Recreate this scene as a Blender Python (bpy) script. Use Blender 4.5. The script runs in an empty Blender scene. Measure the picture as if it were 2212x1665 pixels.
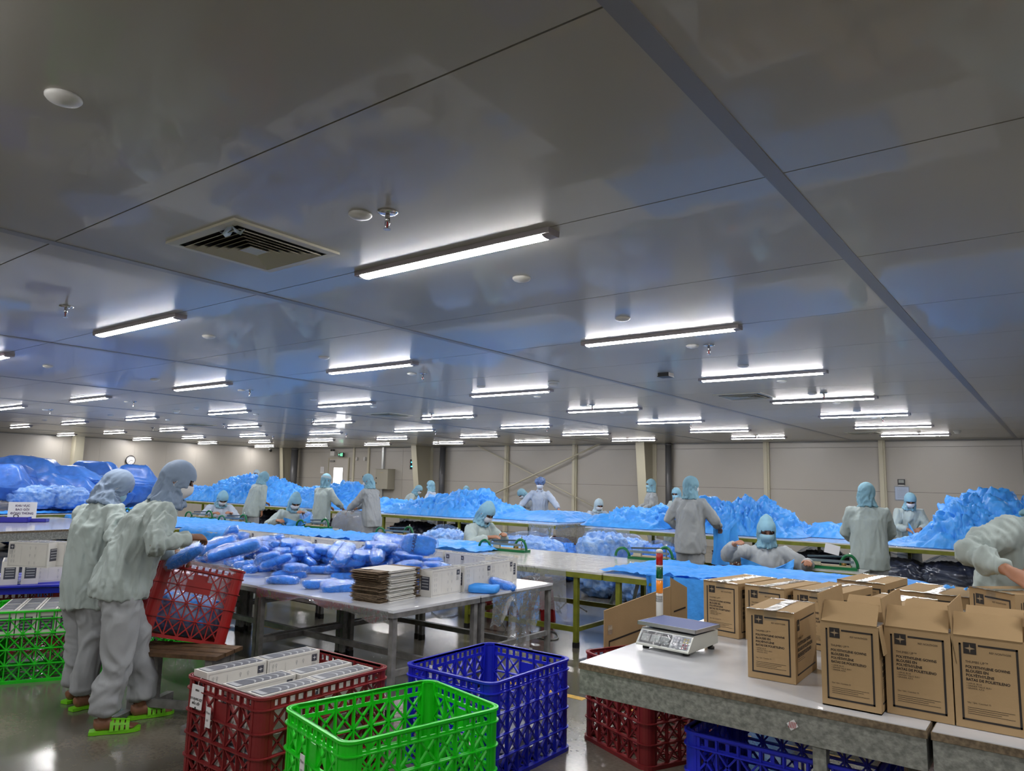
import bpy, math, random
import numpy as np
from mathutils import Vector, Matrix, Quaternion

# ------------------------------------------------------------------ camera
F_PX, CX, CY = 1569.71, 1106.0, 832.5
CAM_H, CEIL = 1.6, 2.7413
_rx, _ry, _rz = .130606735, .6500408, .02271422
_fw = Vector((-math.sin(_ry)*math.cos(_rx), math.cos(_ry)*math.cos(_rx), math.sin(_rx)))
_r0 = Vector((math.cos(_ry), math.sin(_ry), 0)); _u0 = _r0.cross(_fw)
_r = _r0*math.cos(_rz) + _u0*math.sin(_rz); _u = -_r0*math.sin(_rz) + _u0*math.cos(_rz)
S = bpy.context.scene
COL = S.collection
cd = bpy.data.cameras.new('camera'); cam = bpy.data.objects.new('camera', cd); COL.objects.link(cam)
cam.matrix_world = Matrix(((_r.x,_u.x,-_fw.x,0),(_r.y,_u.y,-_fw.y,0),(_r.z,_u.z,-_fw.z,CAM_H),(0,0,0,1)))
cd.sensor_width = 36; cd.lens = F_PX/2212*36; cd.clip_start = .05; cd.clip_end = 200
S.camera = cam
# ------------------------------------------------------------------ world and exposure
W = bpy.data.worlds.new('world'); S.world = W; W.use_nodes = True
W.node_tree.nodes['Background'].inputs[0].default_value = (.75,.8,.9,1)
W.node_tree.nodes['Background'].inputs[1].default_value = .3
S.view_settings.view_transform = 'Standard'; S.view_settings.look = 'None'
S.view_settings.gamma = 1; S.view_settings.use_curve_mapping = False
S.view_settings.exposure = 0.0
LAMP_POWER = 100.0
try:
    S.cycles.use_denoising = True; S.cycles.denoiser = 'OPENIMAGEDENOISE'
    S.cycles.max_bounces = 9; S.cycles.diffuse_bounces = 5; S.cycles.glossy_bounces = 4
    S.cycles.transparent_max_bounces = 12; S.cycles.transmission_bounces = 4
    S.cycles.caustics_reflective = False; S.cycles.caustics_refractive = False
    S.cycles.sample_clamp_indirect = 6.0
except Exception: pass

def ray(px, py):
    return _r*((px-CX)/F_PX) - _u*((py-CY)/F_PX) + _fw
def at(px, py, z):                      # the point of height z seen at a pixel
    d = ray(px, py); return Vector((0,0,CAM_H)) + d*((z-CAM_H)/d.z)
def atY(px, py, Y):
    d = ray(px, py); return Vector((0,0,CAM_H)) + d*(Y/d.y)
def atX(px, py, X):
    d = ray(px, py); return Vector((0,0,CAM_H)) + d*(X/d.x)
def horizon(px): return 991 + .02283*(px+980)
R_ = math.radians
rnd = random.Random(7)

# ------------------------------------------------------------------ noise (vectorised gradient noise)
_rs = np.random.RandomState(3); _perm = _rs.permutation(256); _perm = np.concatenate([_perm,_perm,_perm])
_g = _rs.normal(size=(256,3)); _g /= np.linalg.norm(_g,axis=1)[:,None]
def billow(p, octs=3, warp=.6):
    p = np.asarray(p, float)
    q = p + warp*np.stack([pn(p*.7+11), pn(p*.7+37), pn(p*.7+71)],1)
    a, s, t = 0, 1., 0
    for k in range(octs):
        a = a + s*np.sqrt(np.abs(pn(q*2.0**k+k*9))+.004)*1.6; t += s; s *= .45
    return a/t
def pn(p):
    p = np.asarray(p, float); i = np.floor(p).astype(int); f = p-i; i &= 255
    u = f*f*f*(f*(f*6-15)+10); out = 0
    for dx in (0,1):
        for dy in (0,1):
            for dz in (0,1):
                h = _perm[_perm[_perm[i[:,0]+dx]+i[:,1]+dy]+i[:,2]+dz]
                w = (u[:,0] if dx else 1-u[:,0])*(u[:,1] if dy else 1-u[:,1])*(u[:,2] if dz else 1-u[:,2])
                out = out + w*((f[:,0]-dx)*_g[h,0]+(f[:,1]-dy)*_g[h,1]+(f[:,2]-dz)*_g[h,2])
    return out*1.5
def ridged(p, octs=3, warp=.6):
    p = np.asarray(p, float)
    q = p + warp*np.stack([pn(p*.7+11), pn(p*.7+37), pn(p*.7+71)],1)
    a, s, t = 0, 1., 0
    for k in range(octs):
        a = a + s*(1-np.abs(pn(q*2.0**k+k*9))*2.2); t += s; s *= .5
    return a/t

# ------------------------------------------------------------------ materials
MATS = {}
def mat(name, col, rough=.5, metal=0., spec=.5, noise=0., nscale=8., bump=0., bscale=40., coat=0., coat_r=.1, col2=None, stretch=None, transl=0., emit=None, sheen=0., rvar=0., detail=4.):
    if name in MATS: return MATS[name]
    m = bpy.data.materials.new(name); m.use_nodes = True; nt = m.node_tree; N = nt.nodes; L = nt.links
    b = N['Principled BSDF']; b.inputs['Base Color'].default_value = (*col,1); b.inputs['Roughness'].default_value = rough
    b.inputs['Metallic'].default_value = metal; b.inputs['Specular IOR Level'].default_value = spec
    b.inputs['Coat Weight'].default_value = coat; b.inputs['Coat Roughness'].default_value = coat_r
    if sheen: b.inputs['Sheen Weight'].default_value = sheen
    if emit: b.inputs['Emission Color'].default_value = (*emit[:3],1); b.inputs['Emission Strength'].default_value = emit[3]
    if noise or bump or col2 or rvar:
        tc = N.new('ShaderNodeTexCoord'); mp = N.new('ShaderNodeMapping'); L.new(tc.outputs['Object'], mp.inputs[0])
        if stretch: mp.inputs['Scale'].default_value = stretch
    if noise or col2 or rvar:
        n = N.new('ShaderNodeTexNoise'); n.inputs['Scale'].default_value = nscale; n.inputs['Detail'].default_value = detail; L.new(mp.outputs[0], n.inputs[0])
        r = N.new('ShaderNodeValToRGB'); L.new(n.outputs['Fac'], r.inputs[0])
        c2 = col2 or tuple(max(0,c*(1-noise)) for c in col)
        c1 = col if col2 else tuple(min(1,c*(1+noise)) for c in col)
        r.color_ramp.elements[0].color = (*c2,1); r.color_ramp.elements[1].color = (*c1,1)
        r.color_ramp.elements[0].position = .33; r.color_ramp.elements[1].position = .67
        L.new(r.outputs[0], b.inputs['Base Color'])
        if rvar:
            mr = N.new('ShaderNodeMapRange'); L.new(n.outputs['Fac'], mr.inputs[0]); mr.inputs[3].default_value = max(0.02,rough-rvar); mr.inputs[4].default_value = rough+rvar
            L.new(mr.outputs[0], b.inputs['Roughness'])
    if bump:
        n2 = N.new('ShaderNodeTexNoise'); n2.inputs['Scale'].default_value = bscale; n2.inputs['Detail'].default_value = 3; L.new(mp.outputs[0], n2.inputs[0])
        bp = N.new('ShaderNodeBump'); bp.inputs['Strength'].default_value = bump; bp.inputs['Distance'].default_value = .01; L.new(n2.outputs['Fac'], bp.inputs['Height'])
        L.new(bp.outputs[0], b.inputs['Normal'])
    if transl:
        t = N.new('ShaderNodeBsdfTranslucent'); t.inputs[0].default_value = (*col,1); mx = N.new('ShaderNodeMixShader'); mx.inputs[0].default_value = transl
        out = N['Material Output']; L.new(b.outputs[0], mx.inputs[1]); L.new(t.outputs[0], mx.inputs[2]); L.new(mx.outputs[0], out.inputs[0])
    MATS[name] = m; return m
def film(name, tint=(.9,.94,1), haze=.12, gloss=.5, bump=.5, bscale=22., rough=.12):
    if name in MATS: return MATS[name]
    m = bpy.data.materials.new(name); m.use_nodes = True; nt = m.node_tree; N = nt.nodes; L = nt.links
    for n in list(N): N.remove(n)
    out = N.new('ShaderNodeOutputMaterial'); tr = N.new('ShaderNodeBsdfTransparent'); tr.inputs[0].default_value = (*tint,1)
    gl = N.new('ShaderNodeBsdfGlossy'); gl.inputs['Roughness'].default_value = rough
    df = N.new('ShaderNodeBsdfDiffuse'); df.inputs[0].default_value = (.8,.84,.9,1)
    tc = N.new('ShaderNodeTexCoord'); nz = N.new('ShaderNodeTexNoise'); nz.inputs['Scale'].default_value = bscale; nz.inputs['Detail'].default_value = 3
    L.new(tc.outputs['Object'], nz.inputs[0]); bp = N.new('ShaderNodeBump'); bp.inputs['Strength'].default_value = bump; bp.inputs['Distance'].default_value = .02
    L.new(nz.outputs['Fac'], bp.inputs['Height']); L.new(bp.outputs[0], gl.inputs['Normal'])
    fr = N.new('ShaderNodeFresnel'); fr.inputs[0].default_value = 1.5; L.new(bp.outputs[0], fr.inputs['Normal'])
    ml = N.new('ShaderNodeMath'); ml.operation = 'MULTIPLY_ADD'; ml.inputs[1].default_value = gloss; ml.inputs[2].default_value = .0; L.new(fr.outputs[0], ml.inputs[0])
    m1 = N.new('ShaderNodeMixShader'); m1.inputs[0].default_value = haze; L.new(tr.outputs[0], m1.inputs[1]); L.new(df.outputs[0], m1.inputs[2])
    m2 = N.new('ShaderNodeMixShader'); L.new(ml.outputs[0], m2.inputs[0]); L.new(m1.outputs[0], m2.inputs[1]); L.new(gl.outputs[0], m2.inputs[2])
    L.new(m2.outputs[0], out.inputs[0]); MATS[name] = m; return m

GREY_STEEL = mat('painted_grey_steel', (.21,.21,.205), .45, .3, noise=.25, nscale=14, bump=.15)
GALV = mat('galvanised_steel', (.33,.34,.31), .5, .2, col2=(.17,.18,.165), nscale=48, bump=.2, bscale=60, detail=8)
GREEN_STEEL = mat('yellow_green_painted_steel', (.16,.178,.018), .4, 0, noise=.25, nscale=9, bump=.1)
WHITE_TOP = mat('white_laminate', (.62,.64,.68), .14, 0, coat=.3, noise=.06, nscale=5)
FILM_TOP = mat('white_table_under_film', (.62,.62,.60), .18, 0, coat=.7, coat_r=.08, bump=.5, bscale=14, noise=.1, nscale=6, stretch=(1,3,1))
WOOD_EDGE = mat('chipboard_edge', (.16,.12,.075), .8, 0, noise=.4, nscale=60)
GOWN = mat('azure_gown_fabric', (.06,.34,.92), .55, 0, spec=.3, noise=.10, nscale=14, bump=.3, bscale=45, transl=.12)
GOWN2 = mat('azure_gown_film', (.07,.37,.93), .42, 0, spec=.4, noise=.08, nscale=11, bump=.35, bscale=28, transl=.14)
PACKBLUE = mat('packed_gown_blue', (.04,.23,.74), .45, 0, spec=.4, noise=.2, nscale=18, bump=.8, bscale=32)
BAGBLUE = mat('bagged_gown_blue', (.14,.34,.80), .5, 0, spec=.35, col2=(.42,.60,.90), nscale=13, bump=1., bscale=22)  # darker blue patches paint shaded valleys into the crumpled contents
SACKBLUE = mat('sack_blue', (.05,.18,.58), .45, 0, noise=.15, nscale=8, bump=.5, bscale=14, coat=.25, coat_r=.2)
FILM = film('clear_film', haze=.01, gloss=.26, bump=.7, bscale=45, rough=.07)
FILM_H = film('hazy_film', haze=.24, gloss=.6, bump=.7, bscale=14, tint=(.86,.88,.9), rough=.15)
CARTON = mat('brown_cardboard', (.385,.265,.14), .8, 0, spec=.2, noise=.07, nscale=4, bump=.05, bscale=120)
CARTON_IN = mat('cardboard_inside', (.36,.24,.12), .85, 0, spec=.2, noise=.1, nscale=6)
CARTON_EDGE = mat('cardboard_edge', (.12,.08,.045), .9)
INK = mat('black_print', (.018,.014,.012), .6)
TAPE = mat('glossy_packing_tape', (.40,.33,.24), .1, 0, coat=1, coat_r=.04, bump=1., bscale=26, spec=1)
WBOX = mat('white_boxboard', (.62,.61,.58), .5, 0, spec=.4, noise=.04, nscale=9)
GINK = mat('grey_print', (.055,.06,.08), .45)
LINK = mat('light_print', (.33,.34,.36), .5)
PAPER = mat('paper', (.72,.72,.74), .7)
BLACK = mat('black_plastic', (.012,.012,.013), .4)
CHROME = mat('chrome', (.6,.6,.6), .15, 1)
WPLASTIC = mat('white_plastic', (.62,.62,.60), .35)
SKIN = mat('skin', (.36,.17,.10), .5, 0, spec=.4, noise=.12, nscale=20)
SKIN2 = mat('tanned_skin', (.22,.10,.055), .5, 0, spec=.4, noise=.12, nscale=20)
JACKET = mat('pale_green_workwear', (.40,.47,.46), .7, 0, spec=.3, noise=.05, nscale=5, bump=.15, bscale=30)
JACKET2 = mat('grey_workwear', (.36,.385,.40), .7, 0, spec=.3, noise=.05, nscale=5, bump=.15, bscale=30)
JACKET3 = mat('blue_white_workwear', (.42,.48,.58), .7, 0, spec=.3, noise=.05, nscale=5, bump=.15, bscale=30)
TROUS = mat('grey_trousers', (.33,.35,.37), .75, 0, spec=.2, noise=.05, nscale=5, bump=.15, bscale=30)
HOODB = mat('light_blue_hood', (.23,.42,.52), .75, 0, spec=.2, noise=.04, nscale=8)
HOODG = mat('grey_blue_hood', (.25,.33,.46), .7, 0, spec=.25, noise=.04, nscale=8)
HOODW = mat('white_blue_hood', (.45,.56,.60), .7, 0, spec=.25, noise=.04, nscale=8)
MASKW = mat('white_mask', (.75,.76,.78), .7)
MASKB = mat('blue_mask', (.32,.55,.66), .7)
EYE = mat('dark_eye', (.01,.008,.008), .2)
SLIP = mat('lime_green_rubber', (.16,.55,.01), .5)
CR_GREEN = mat('green_crate_plastic', (.014,.56,.014), .32, 0, spec=.5, noise=.08, nscale=6)
CR_RED = mat('red_crate_plastic', (.33,.010,.010), .35, 0, spec=.5, noise=.12, nscale=6)
CR_DRED = mat('dark_red_crate_plastic', (.20,.018,.020), .45, 0, spec=.4, noise=.15, nscale=6)
CR_BLUE = mat('blue_crate_plastic', (.014,.022,.50), .32, 0, spec=.5, noise=.1, nscale=6)
HGREEN = mat('green_enamel', (.0,.13,.035), .3)
BRASS = mat('brass', (.5,.33,.10), .35, .9)
DARK = mat('dark_cloth_bags', (.012,.016,.035), .35, 0, bump=.4, bscale=9, coat=.4, noise=.2)

# ------------------------------------------------------------------ mesh building
class MB:
    def __init__(s): s.v = []; s.f = []; s.mi = []
    def add(s, vs, fs, m=0):
        o = len(s.v); s.v.extend(tuple(map(float,v)) for v in vs); s.f.extend(tuple(i+o for i in f) for f in fs); s.mi.extend([m]*len(fs)); return s
    def box(s, c, d, rot=None, m=0, taper=1.):
        x,y,z = d[0]/2,d[1]/2,d[2]/2; c = Vector(c)
        vs = [Vector((sx*x*(taper if sz>0 else 1), sy*y*(taper if sz>0 else 1), sz*z)) for sz in (-1,1) for sy in (-1,1) for sx in (-1,1)]
        if rot is not None: vs = [rot@v for v in vs]
        return s.add([c+v for v in vs], [(0,2,3,1),(4,5,7,6),(0,1,5,4),(2,6,7,3),(0,4,6,2),(1,3,7,5)], m)
    def b2(s, x0,x1,y0,y1,z0,z1,m=0): return s.box(((x0+x1)/2,(y0+y1)/2,(z0+z1)/2),(abs(x1-x0),abs(y1-y0),abs(z1-z0)),None,m)
    def bar(s, a, b, w, h, up=(0,0,1), m=0):          # square bar from a to b, w across, h along up
        a = Vector(a); b = Vector(b); d = b-a; L = d.length; d.normalize(); up = Vector(up)
        x = d.cross(up)
        if x.length < 1e-4: x = d.cross(Vector((1,0,0)))
        x.normalize(); z = x.cross(d); R = Matrix((x,d,z)).transposed()
        return s.box((a+b)/2,(w,L,h),R,m)
    def tube(s, pts, r, n=8, m=0, cap=True):
        pts = [Vector(p) for p in pts]; k = len(pts); rs = r if hasattr(r,'__len__') else [r]*k
        vs = []; up = None
        for i,p in enumerate(pts):
            t = (pts[min(i+1,k-1)]-pts[max(i-1,0)])
            if t.length < 1e-9: t = Vector((0,0,1))
            t.normalize()
            if up is None:
                up = Vector((0,0,1)) if abs(t.z)<.9 else Vector((1,0,0))
            x = t.cross(up)
            if x.length<1e-5: x = t.orthogonal()
            x.normalize(); up = x.cross(t)
            for j in range(n):
                a = 2*math.pi*j/n; vs.append(p + x*(math.cos(a)*rs[i]) + up*(math.sin(a)*rs[i]))
        fs = [(i*n+j,i*n+(j+1)%n,(i+1)*n+(j+1)%n,(i+1)*n+j) for i in range(k-1) for j in range(n)]
        if cap: fs += [tuple(range(n))[::-1], tuple((k-1)*n+j for j in range(n))]
        return s.add(vs, fs, m)
    def lathe(s, prof, n=20, c=(0,0,0), m=0, sx=1., sy=1.):       # prof [(r,z)...]
        c = Vector(c); vs = []; k = len(prof)
        for r,z in prof:
            for j in range(n):
                a = 2*math.pi*j/n; vs.append(c+Vector((r*math.cos(a)*sx, r*math.sin(a)*sy, z)))
        fs = [(i*n+j,i*n+(j+1)%n,(i+1)*n+(j+1)%n,(i+1)*n+j) for i in range(k-1) for j in range(n)]
        fs += [tuple(range(n))[::-1], tuple((k-1)*n+j for j in range(n))]
        return s.add(vs, fs, m)
    def ell(s, c, r, R=None, n=16, k=10, m=0, pw=1.):
        c = Vector(c); vs = []
        for i in range(k+1):
            t = math.pi*i/k
            for j in range(n):
                a = 2*math.pi*j/n
                f = lambda q: math.copysign(abs(q)**pw, q)
                v = Vector((f(math.sin(t))*f(math.cos(a))*r[0], f(math.sin(t))*f(math.sin(a))*r[1], f(math.cos(t))*r[2]))
                vs.append(c+(R@v if R is not None else v))
        fs = [(i*n+j,(i+1)*n+j,(i+1)*n+(j+1)%n,i*n+(j+1)%n) for i in range(k) for j in range(n)]
        return s.add(vs, fs, m)
    def loft(s, secs, n=20, m=0):     # secs: (center, xaxis, yaxis) with axes scaled by radii; closed
        vs = []
        for c,x,y in secs:
            for j in range(n):
                a = 2*math.pi*j/n; vs.append(Vector(c)+Vector(x)*math.cos(a)+Vector(y)*math.sin(a))
        k = len(secs)
        fs = [(i*n+j,i*n+(j+1)%n,(i+1)*n+(j+1)%n,(i+1)*n+j) for i in range(k-1) for j in range(n)]
        fs += [tuple(range(n))[::-1], tuple((k-1)*n+j for j in range(n))]
        return s.add(vs, fs, m)
    def grid(s, P, m=0, thick=0):     # P[i][j] points; optional thickness along -z
        P = np.asarray(P); ni,nj = P.shape[:2]
        fs = [(i*nj+j,(i+1)*nj+j,(i+1)*nj+j+1,i*nj+j+1) for i in range(ni-1) for j in range(nj-1)]
        return s.add(P.reshape(-1,3), fs, m)
    def prism(s, poly, z0, z1, m=0, M=None):
        n = len(poly); vs = [Vector((x,y,z0)) for x,y in poly]+[Vector((x,y,z1)) for x,y in poly]
        if M is not None: vs = [M@v for v in vs]
        return s.add(vs, [tuple(range(n))[::-1], tuple(range(n,2*n))]+[(i,(i+1)%n,n+(i+1)%n,n+i) for i in range(n)], m)
    def mesh(s, name, mats, smooth=False, bevel=0):
        me = bpy.data.meshes.new(name); me.from_pydata(s.v, [], s.f); me.update()
        for q in (mats if isinstance(mats,(list,tuple)) else [mats]): me.materials.append(q)
        if any(s.mi): me.polygons.foreach_set('material_index', s.mi)
        if smooth: me.polygons.foreach_set('use_smooth', [True]*len(me.polygons))
        return me
def obj(name, me, parent=None, loc=None, rot=None, **props):
    o = bpy.data.objects.new(name, me); COL.objects.link(o)
    if parent is not None: o.parent = parent
    if loc is not None: o.location = loc
    if rot is not None: o.rotation_euler = rot
    for k,v in props.items(): o[k] = v
    return o
def put(name, mb, mats, parent=None, smooth=False, loc=None, rot=None, **props):
    return obj(name, mb.mesh(name, mats, smooth), parent, loc, rot, **props)
def thing(name, label, cat, loc=(0,0,0), rz=0., group=None, rot=None):
    o = bpy.data.objects.new(name, None); COL.objects.link(o); o.location = loc
    o.rotation_euler = rot if rot is not None else (0,0,rz); o.empty_display_size = .1
    o['label'] = label; o['category'] = cat
    if group: o['group'] = group
    return o
def dup(root, loc=None, rz=None, label=None, group=None, rot=None):
    r = root.copy(); COL.objects.link(r)
    if loc is not None: r.location = loc
    if rz is not None: r.rotation_euler = (0,0,rz)
    if rot is not None: r.rotation_euler = rot
    if label: r['label'] = label
    if group: r['group'] = group
    for ch in KIDS(root):
        c = ch.copy(); COL.objects.link(c); c.parent = r
        for g in KIDS(ch):
            d = g.copy(); COL.objects.link(d); d.parent = c
    return r
_kidcache = {}
def KIDS(o):
    if o.name in _kidcache: return _kidcache[o.name]
    k = list(o.children); return k
def struct(name, mb, mats, smooth=False, parent=None, **p):
    o = put(name, mb, mats, parent, smooth, **p)
    if parent is None: o['kind'] = 'structure'
    return o
def sroot(name, loc=(0,0,0)):
    o = bpy.data.objects.new(name, None); COL.objects.link(o); o.location = loc; o['kind'] = 'structure'; return o
FONT_CACHE = {}
def text_mesh(txt, size, matr, bold=False, align='LEFT', depth=0.0, spacing=1.0):
    cu = bpy.data.curves.new('t','FONT'); cu.body = txt; cu.size = size; cu.align_x = align; cu.space_character = spacing
    cu.resolution_u = 2; cu.offset = size*.03 if bold else 0; cu.extrude = depth
    o = bpy.data.objects.new('t', cu); COL.objects.link(o)
    dg = bpy.context.evaluated_depsgraph_get(); me = bpy.data.meshes.new_from_object(o.evaluated_get(dg))
    bpy.data.objects.remove(o); bpy.data.curves.remove(cu)
    vs = [tuple(v.co) for v in me.vertices]; fs = [tuple(p.vertices) for p in me.polygons]; bpy.data.meshes.remove(me)
    return vs, fs
def add_text(mb, txt, size, org, ux, uy, m=0, bold=False, align='LEFT', spacing=1.0):   # into an MB, on a plane with axes ux, uy
    key = (txt,size,bold,align,spacing)
    if key not in FONT_CACHE: FONT_CACHE[key] = text_mesh(txt,size,None,bold,align,0,spacing)
    vs, fs = FONT_CACHE[key]; org = Vector(org); ux = Vector(ux); uy = Vector(uy)
    mb.add([org+ux*v[0]+uy*v[1] for v in vs], fs, m)
def apply_mods(mb, voxel=None, smooth=0, subsurf=0):
    me = bpy.data.meshes.new('tmp'); me.from_pydata(mb.v, [], mb.f); me.update()
    o = bpy.data.objects.new('tmp', me); COL.objects.link(o)
    if voxel:
        r = o.modifiers.new('r','REMESH'); r.mode = 'VOXEL'; r.voxel_size = voxel
    if smooth:
        q = o.modifiers.new('s','SMOOTH'); q.iterations = smooth; q.factor = .5
    dg = bpy.context.evaluated_depsgraph_get(); me2 = bpy.data.meshes.new_from_object(o.evaluated_get(dg))
    bpy.data.objects.remove(o); bpy.data.meshes.remove(me)
    return me2
def me_arrays(me):
    n = len(me.vertices); co = np.empty(n*3); me.vertices.foreach_get('co', co)
    no = np.empty(n*3); me.vertices.foreach_get('normal', no); return co.reshape(-1,3), no.reshape(-1,3)
def me_set(me, co): me.vertices.foreach_set('co', co.ravel()); me.update()
def smooth_me(me): me.polygons.foreach_set('use_smooth', [True]*len(me.polygons))
# ------------------------------------------------------------------ the hall
XL, XR, YB, YF = -26.0, 4.2, 18.9, -6.0
def floor_mat():
    m = bpy.data.materials.new('polished_concrete'); m.use_nodes = True; nt = m.node_tree; N = nt.nodes; L = nt.links; b = N['Principled BSDF']
    tc = N.new('ShaderNodeTexCoord')
    n1 = N.new('ShaderNodeTexNoise'); n1.inputs['Scale'].default_value = .9; n1.inputs['Detail'].default_value = 7; n1.inputs['Roughness'].default_value = .6; L.new(tc.outputs['Object'], n1.inputs[0])
    r = N.new('ShaderNodeValToRGB'); e = r.color_ramp.elements; e[0].position = .35; e[0].color = (.085,.082,.065,1); e[1].position = .68; e[1].color = (.20,.175,.14,1)
    L.new(n1.outputs['Fac'], r.inputs[0]); n2 = N.new('ShaderNodeTexNoise'); n2.inputs['Scale'].default_value = 45; n2.inputs['Detail'].default_value = 5; L.new(tc.outputs['Object'], n2.inputs[0])
    mx = N.new('ShaderNodeMixRGB'); mx.blend_type = 'OVERLAY'; mx.inputs[0].default_value = .35; L.new(r.outputs[0], mx.inputs[1]); L.new(n2.outputs['Fac'], mx.inputs[2]); L.new(mx.outputs[0], b.inputs['Base Color'])
    n3 = N.new('ShaderNodeTexNoise'); n3.inputs['Scale'].default_value = 2.3; n3.inputs['Detail'].default_value = 6; L.new(tc.outputs['Object'], n3.inputs[0])
    mr = N.new('ShaderNodeMapRange'); L.new(n3.outputs['Fac'], mr.inputs[0]); mr.inputs[1].default_value = .3; mr.inputs[2].default_value = .7; mr.inputs[3].default_value = .16; mr.inputs[4].default_value = .27; L.new(mr.outputs[0], b.inputs['Roughness'])
    bp = N.new('ShaderNodeBump'); bp.inputs['Strength'].default_value = .06; bp.inputs['Distance'].default_value = .02; L.new(n3.outputs['Fac'], bp.inputs['Height']); L.new(bp.outputs[0], b.inputs['Normal'])
    b.inputs['Specular IOR Level'].default_value = .6; b.inputs['Coat Weight'].default_value = .35; b.inputs['Coat Roughness'].default_value = .15
    return m
struct('floor', MB().b2(XL-.3,XR+.3,YF-.3,YB+.3,-.12,0), floor_mat())
fl = bpy.data.objects['floor']
YEL = mat('yellow_floor_paint', (.62,.36,.01), .4, 0, noise=.25, nscale=30, coat=.2)
y0 = 4.87
for i in range(20):
    x1 = -1.1 - i*.62
    if i in (1,): pass
    put('floor_marking', MB().b2(x1-.44, x1, y0-.035, y0+.035, 0, .0015), YEL, fl)
for i in range(4):
    put('floor_marking', MB().b2(-6.35-.035, -6.35+.035, 5.5+i*.62, 5.94+i*.62, 0, .0015), YEL, fl)

# ceiling of glossy sandwich panels, each its own piece
def ceil_mat():
    m = bpy.data.materials.new('glossy_ceiling_panel'); m.use_nodes = True; nt = m.node_tree; N = nt.nodes; L = nt.links; b = N['Principled BSDF']
    b.inputs['Base Color'].default_value = (.45,.44,.40,1); b.inputs['Roughness'].default_value = .3; b.inputs['Specular IOR Level'].default_value = .22
    b.inputs['Coat Weight'].default_value = .32; b.inputs['Coat Roughness'].default_value = .03
    tc = N.new('ShaderNodeTexCoord'); mp = N.new('ShaderNodeMapping'); mp.inputs['Scale'].default_value = (1.2,.8,1); L.new(tc.outputs['Object'], mp.inputs[0])
    n = N.new('ShaderNodeTexNoise'); n.inputs['Scale'].default_value = 1.6; n.inputs['Detail'].default_value = 2; L.new(mp.outputs[0], n.inputs[0])
    n2 = N.new('ShaderNodeTexNoise'); n2.inputs['Scale'].default_value = 60; L.new(mp.outputs[0], n2.inputs[0])
    bp = N.new('ShaderNodeBump'); bp.inputs['Strength'].default_value = .035; bp.inputs['Distance'].default_value = .02; L.new(n.outputs['Fac'], bp.inputs['Height'])
    bp2 = N.new('ShaderNodeBump'); bp2.inputs['Strength'].default_value = .05; bp2.inputs['Distance'].default_value = .001; L.new(n2.outputs['Fac'], bp2.inputs['Height']); L.new(bp.outputs[0], bp2.inputs['Normal'])
    L.new(bp2.outputs[0], b.inputs['Normal']); L.new(bp2.outputs[0], b.inputs['Coat Normal'])
    return m
CEILM = ceil_mat(); JOINT = mat('dark_joint', (.03,.03,.03), .8)
STRIPM = mat('blue_grey_ceiling_strip', (.24,.25,.28), .4, 0)
ceiling = struct('ceiling', MB().b2(XL-.3,XR+.3,YF-.3,YB+.3,CEIL+.035,CEIL+.12), JOINT)
XS = [-.79-3.215*k for k in range(0,8)]; xs_edges = [XR]+[2.425]+XS+[XL]
ys = [1.413+1.198*n for n in range(-6,15)]; ys = [YF]+[y for y in ys if YF<y<YB-.1]+[YB]
pcache = {}
for a in range(len(xs_edges)-1):
    x1, x0 = xs_edges[a], xs_edges[a+1]
    for b in range(len(ys)-1):
        w = x1-x0; d = ys[b+1]-ys[b]; key = (round(w,3), round(d,3))
        if key not in pcache:
            g = .0035; mbp = MB(); mbp.b2(-w/2+g, w/2-g, -d/2+g, d/2-g, 0, .036); pcache[key] = mbp.mesh('ceiling_panel', CEILM)
        obj('ceiling_panel', pcache[key], ceiling, ((x0+x1)/2, (ys[b]+ys[b+1])/2, CEIL))
for i,x in enumerate(XS+[2.425]):
    w = .032
    mbs = MB(); mbs.b2(x-w,x+w,YF,YB,CEIL-.004,CEIL+.002)
    o = struct('trim_%d'%(i+1), mbs, STRIPM)

WALLM = mat('cream_wall_panel', (.40,.375,.335), .33, 0, spec=.5, bump=.04, bscale=2, noise=.02, nscale=1)
wb = struct('wall_back', MB().b2(XL-.2,XR+.2,YB+.035,YB+.2,0,CEIL+.12), JOINT)
zb = [0,.5,1.55,2.585,CEIL+.03]; cols_x = [-22.0,-19.3,-14.47,-11.86,-6.08,-3.39,-.7,2.0]
edges = [XL]+cols_x+[XR]
for a in range(len(edges)-1):
    for z0,z1 in zip(zb[:-1],zb[1:]):
        mbp = MB(); mbp.b2(edges[a]+.003,edges[a+1]-.003,YB,YB+.04,z0+.003,z1-.003); put('wall_panel', mbp, WALLM, wb)
wl = struct('wall_left', MB().b2(XL-.2,XL-.035,YF-.2,YB+.2,0,CEIL+.12), JOINT)
yl = [YF+1.15*i for i in range(0,22)]+[YB]
for a in range(len(yl)-1):
    mbp = MB(); mbp.b2(XL-.04,XL,yl[a]+.001,yl[a+1]-.001,0,CEIL+.03); put('wall_panel', mbp, WALLM, wl)
struct('wall_right', MB().b2(XR,XR+.2,YF-.2,YB+.2,0,CEIL+.12), WALLM)
struct('wall_front', MB().b2(XL-.2,XR+.2,YF-.2,YF,0,CEIL+.12), WALLM)
CREAM = mat('cream_painted_steel', (.50,.47,.36), .4, 0, spec=.4); CREAM_D = mat('cream_steel_web', (.40,.37,.28), .45)
PIPEM = mat('dark_grey_pipe', (.075,.075,.08), .35)
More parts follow.
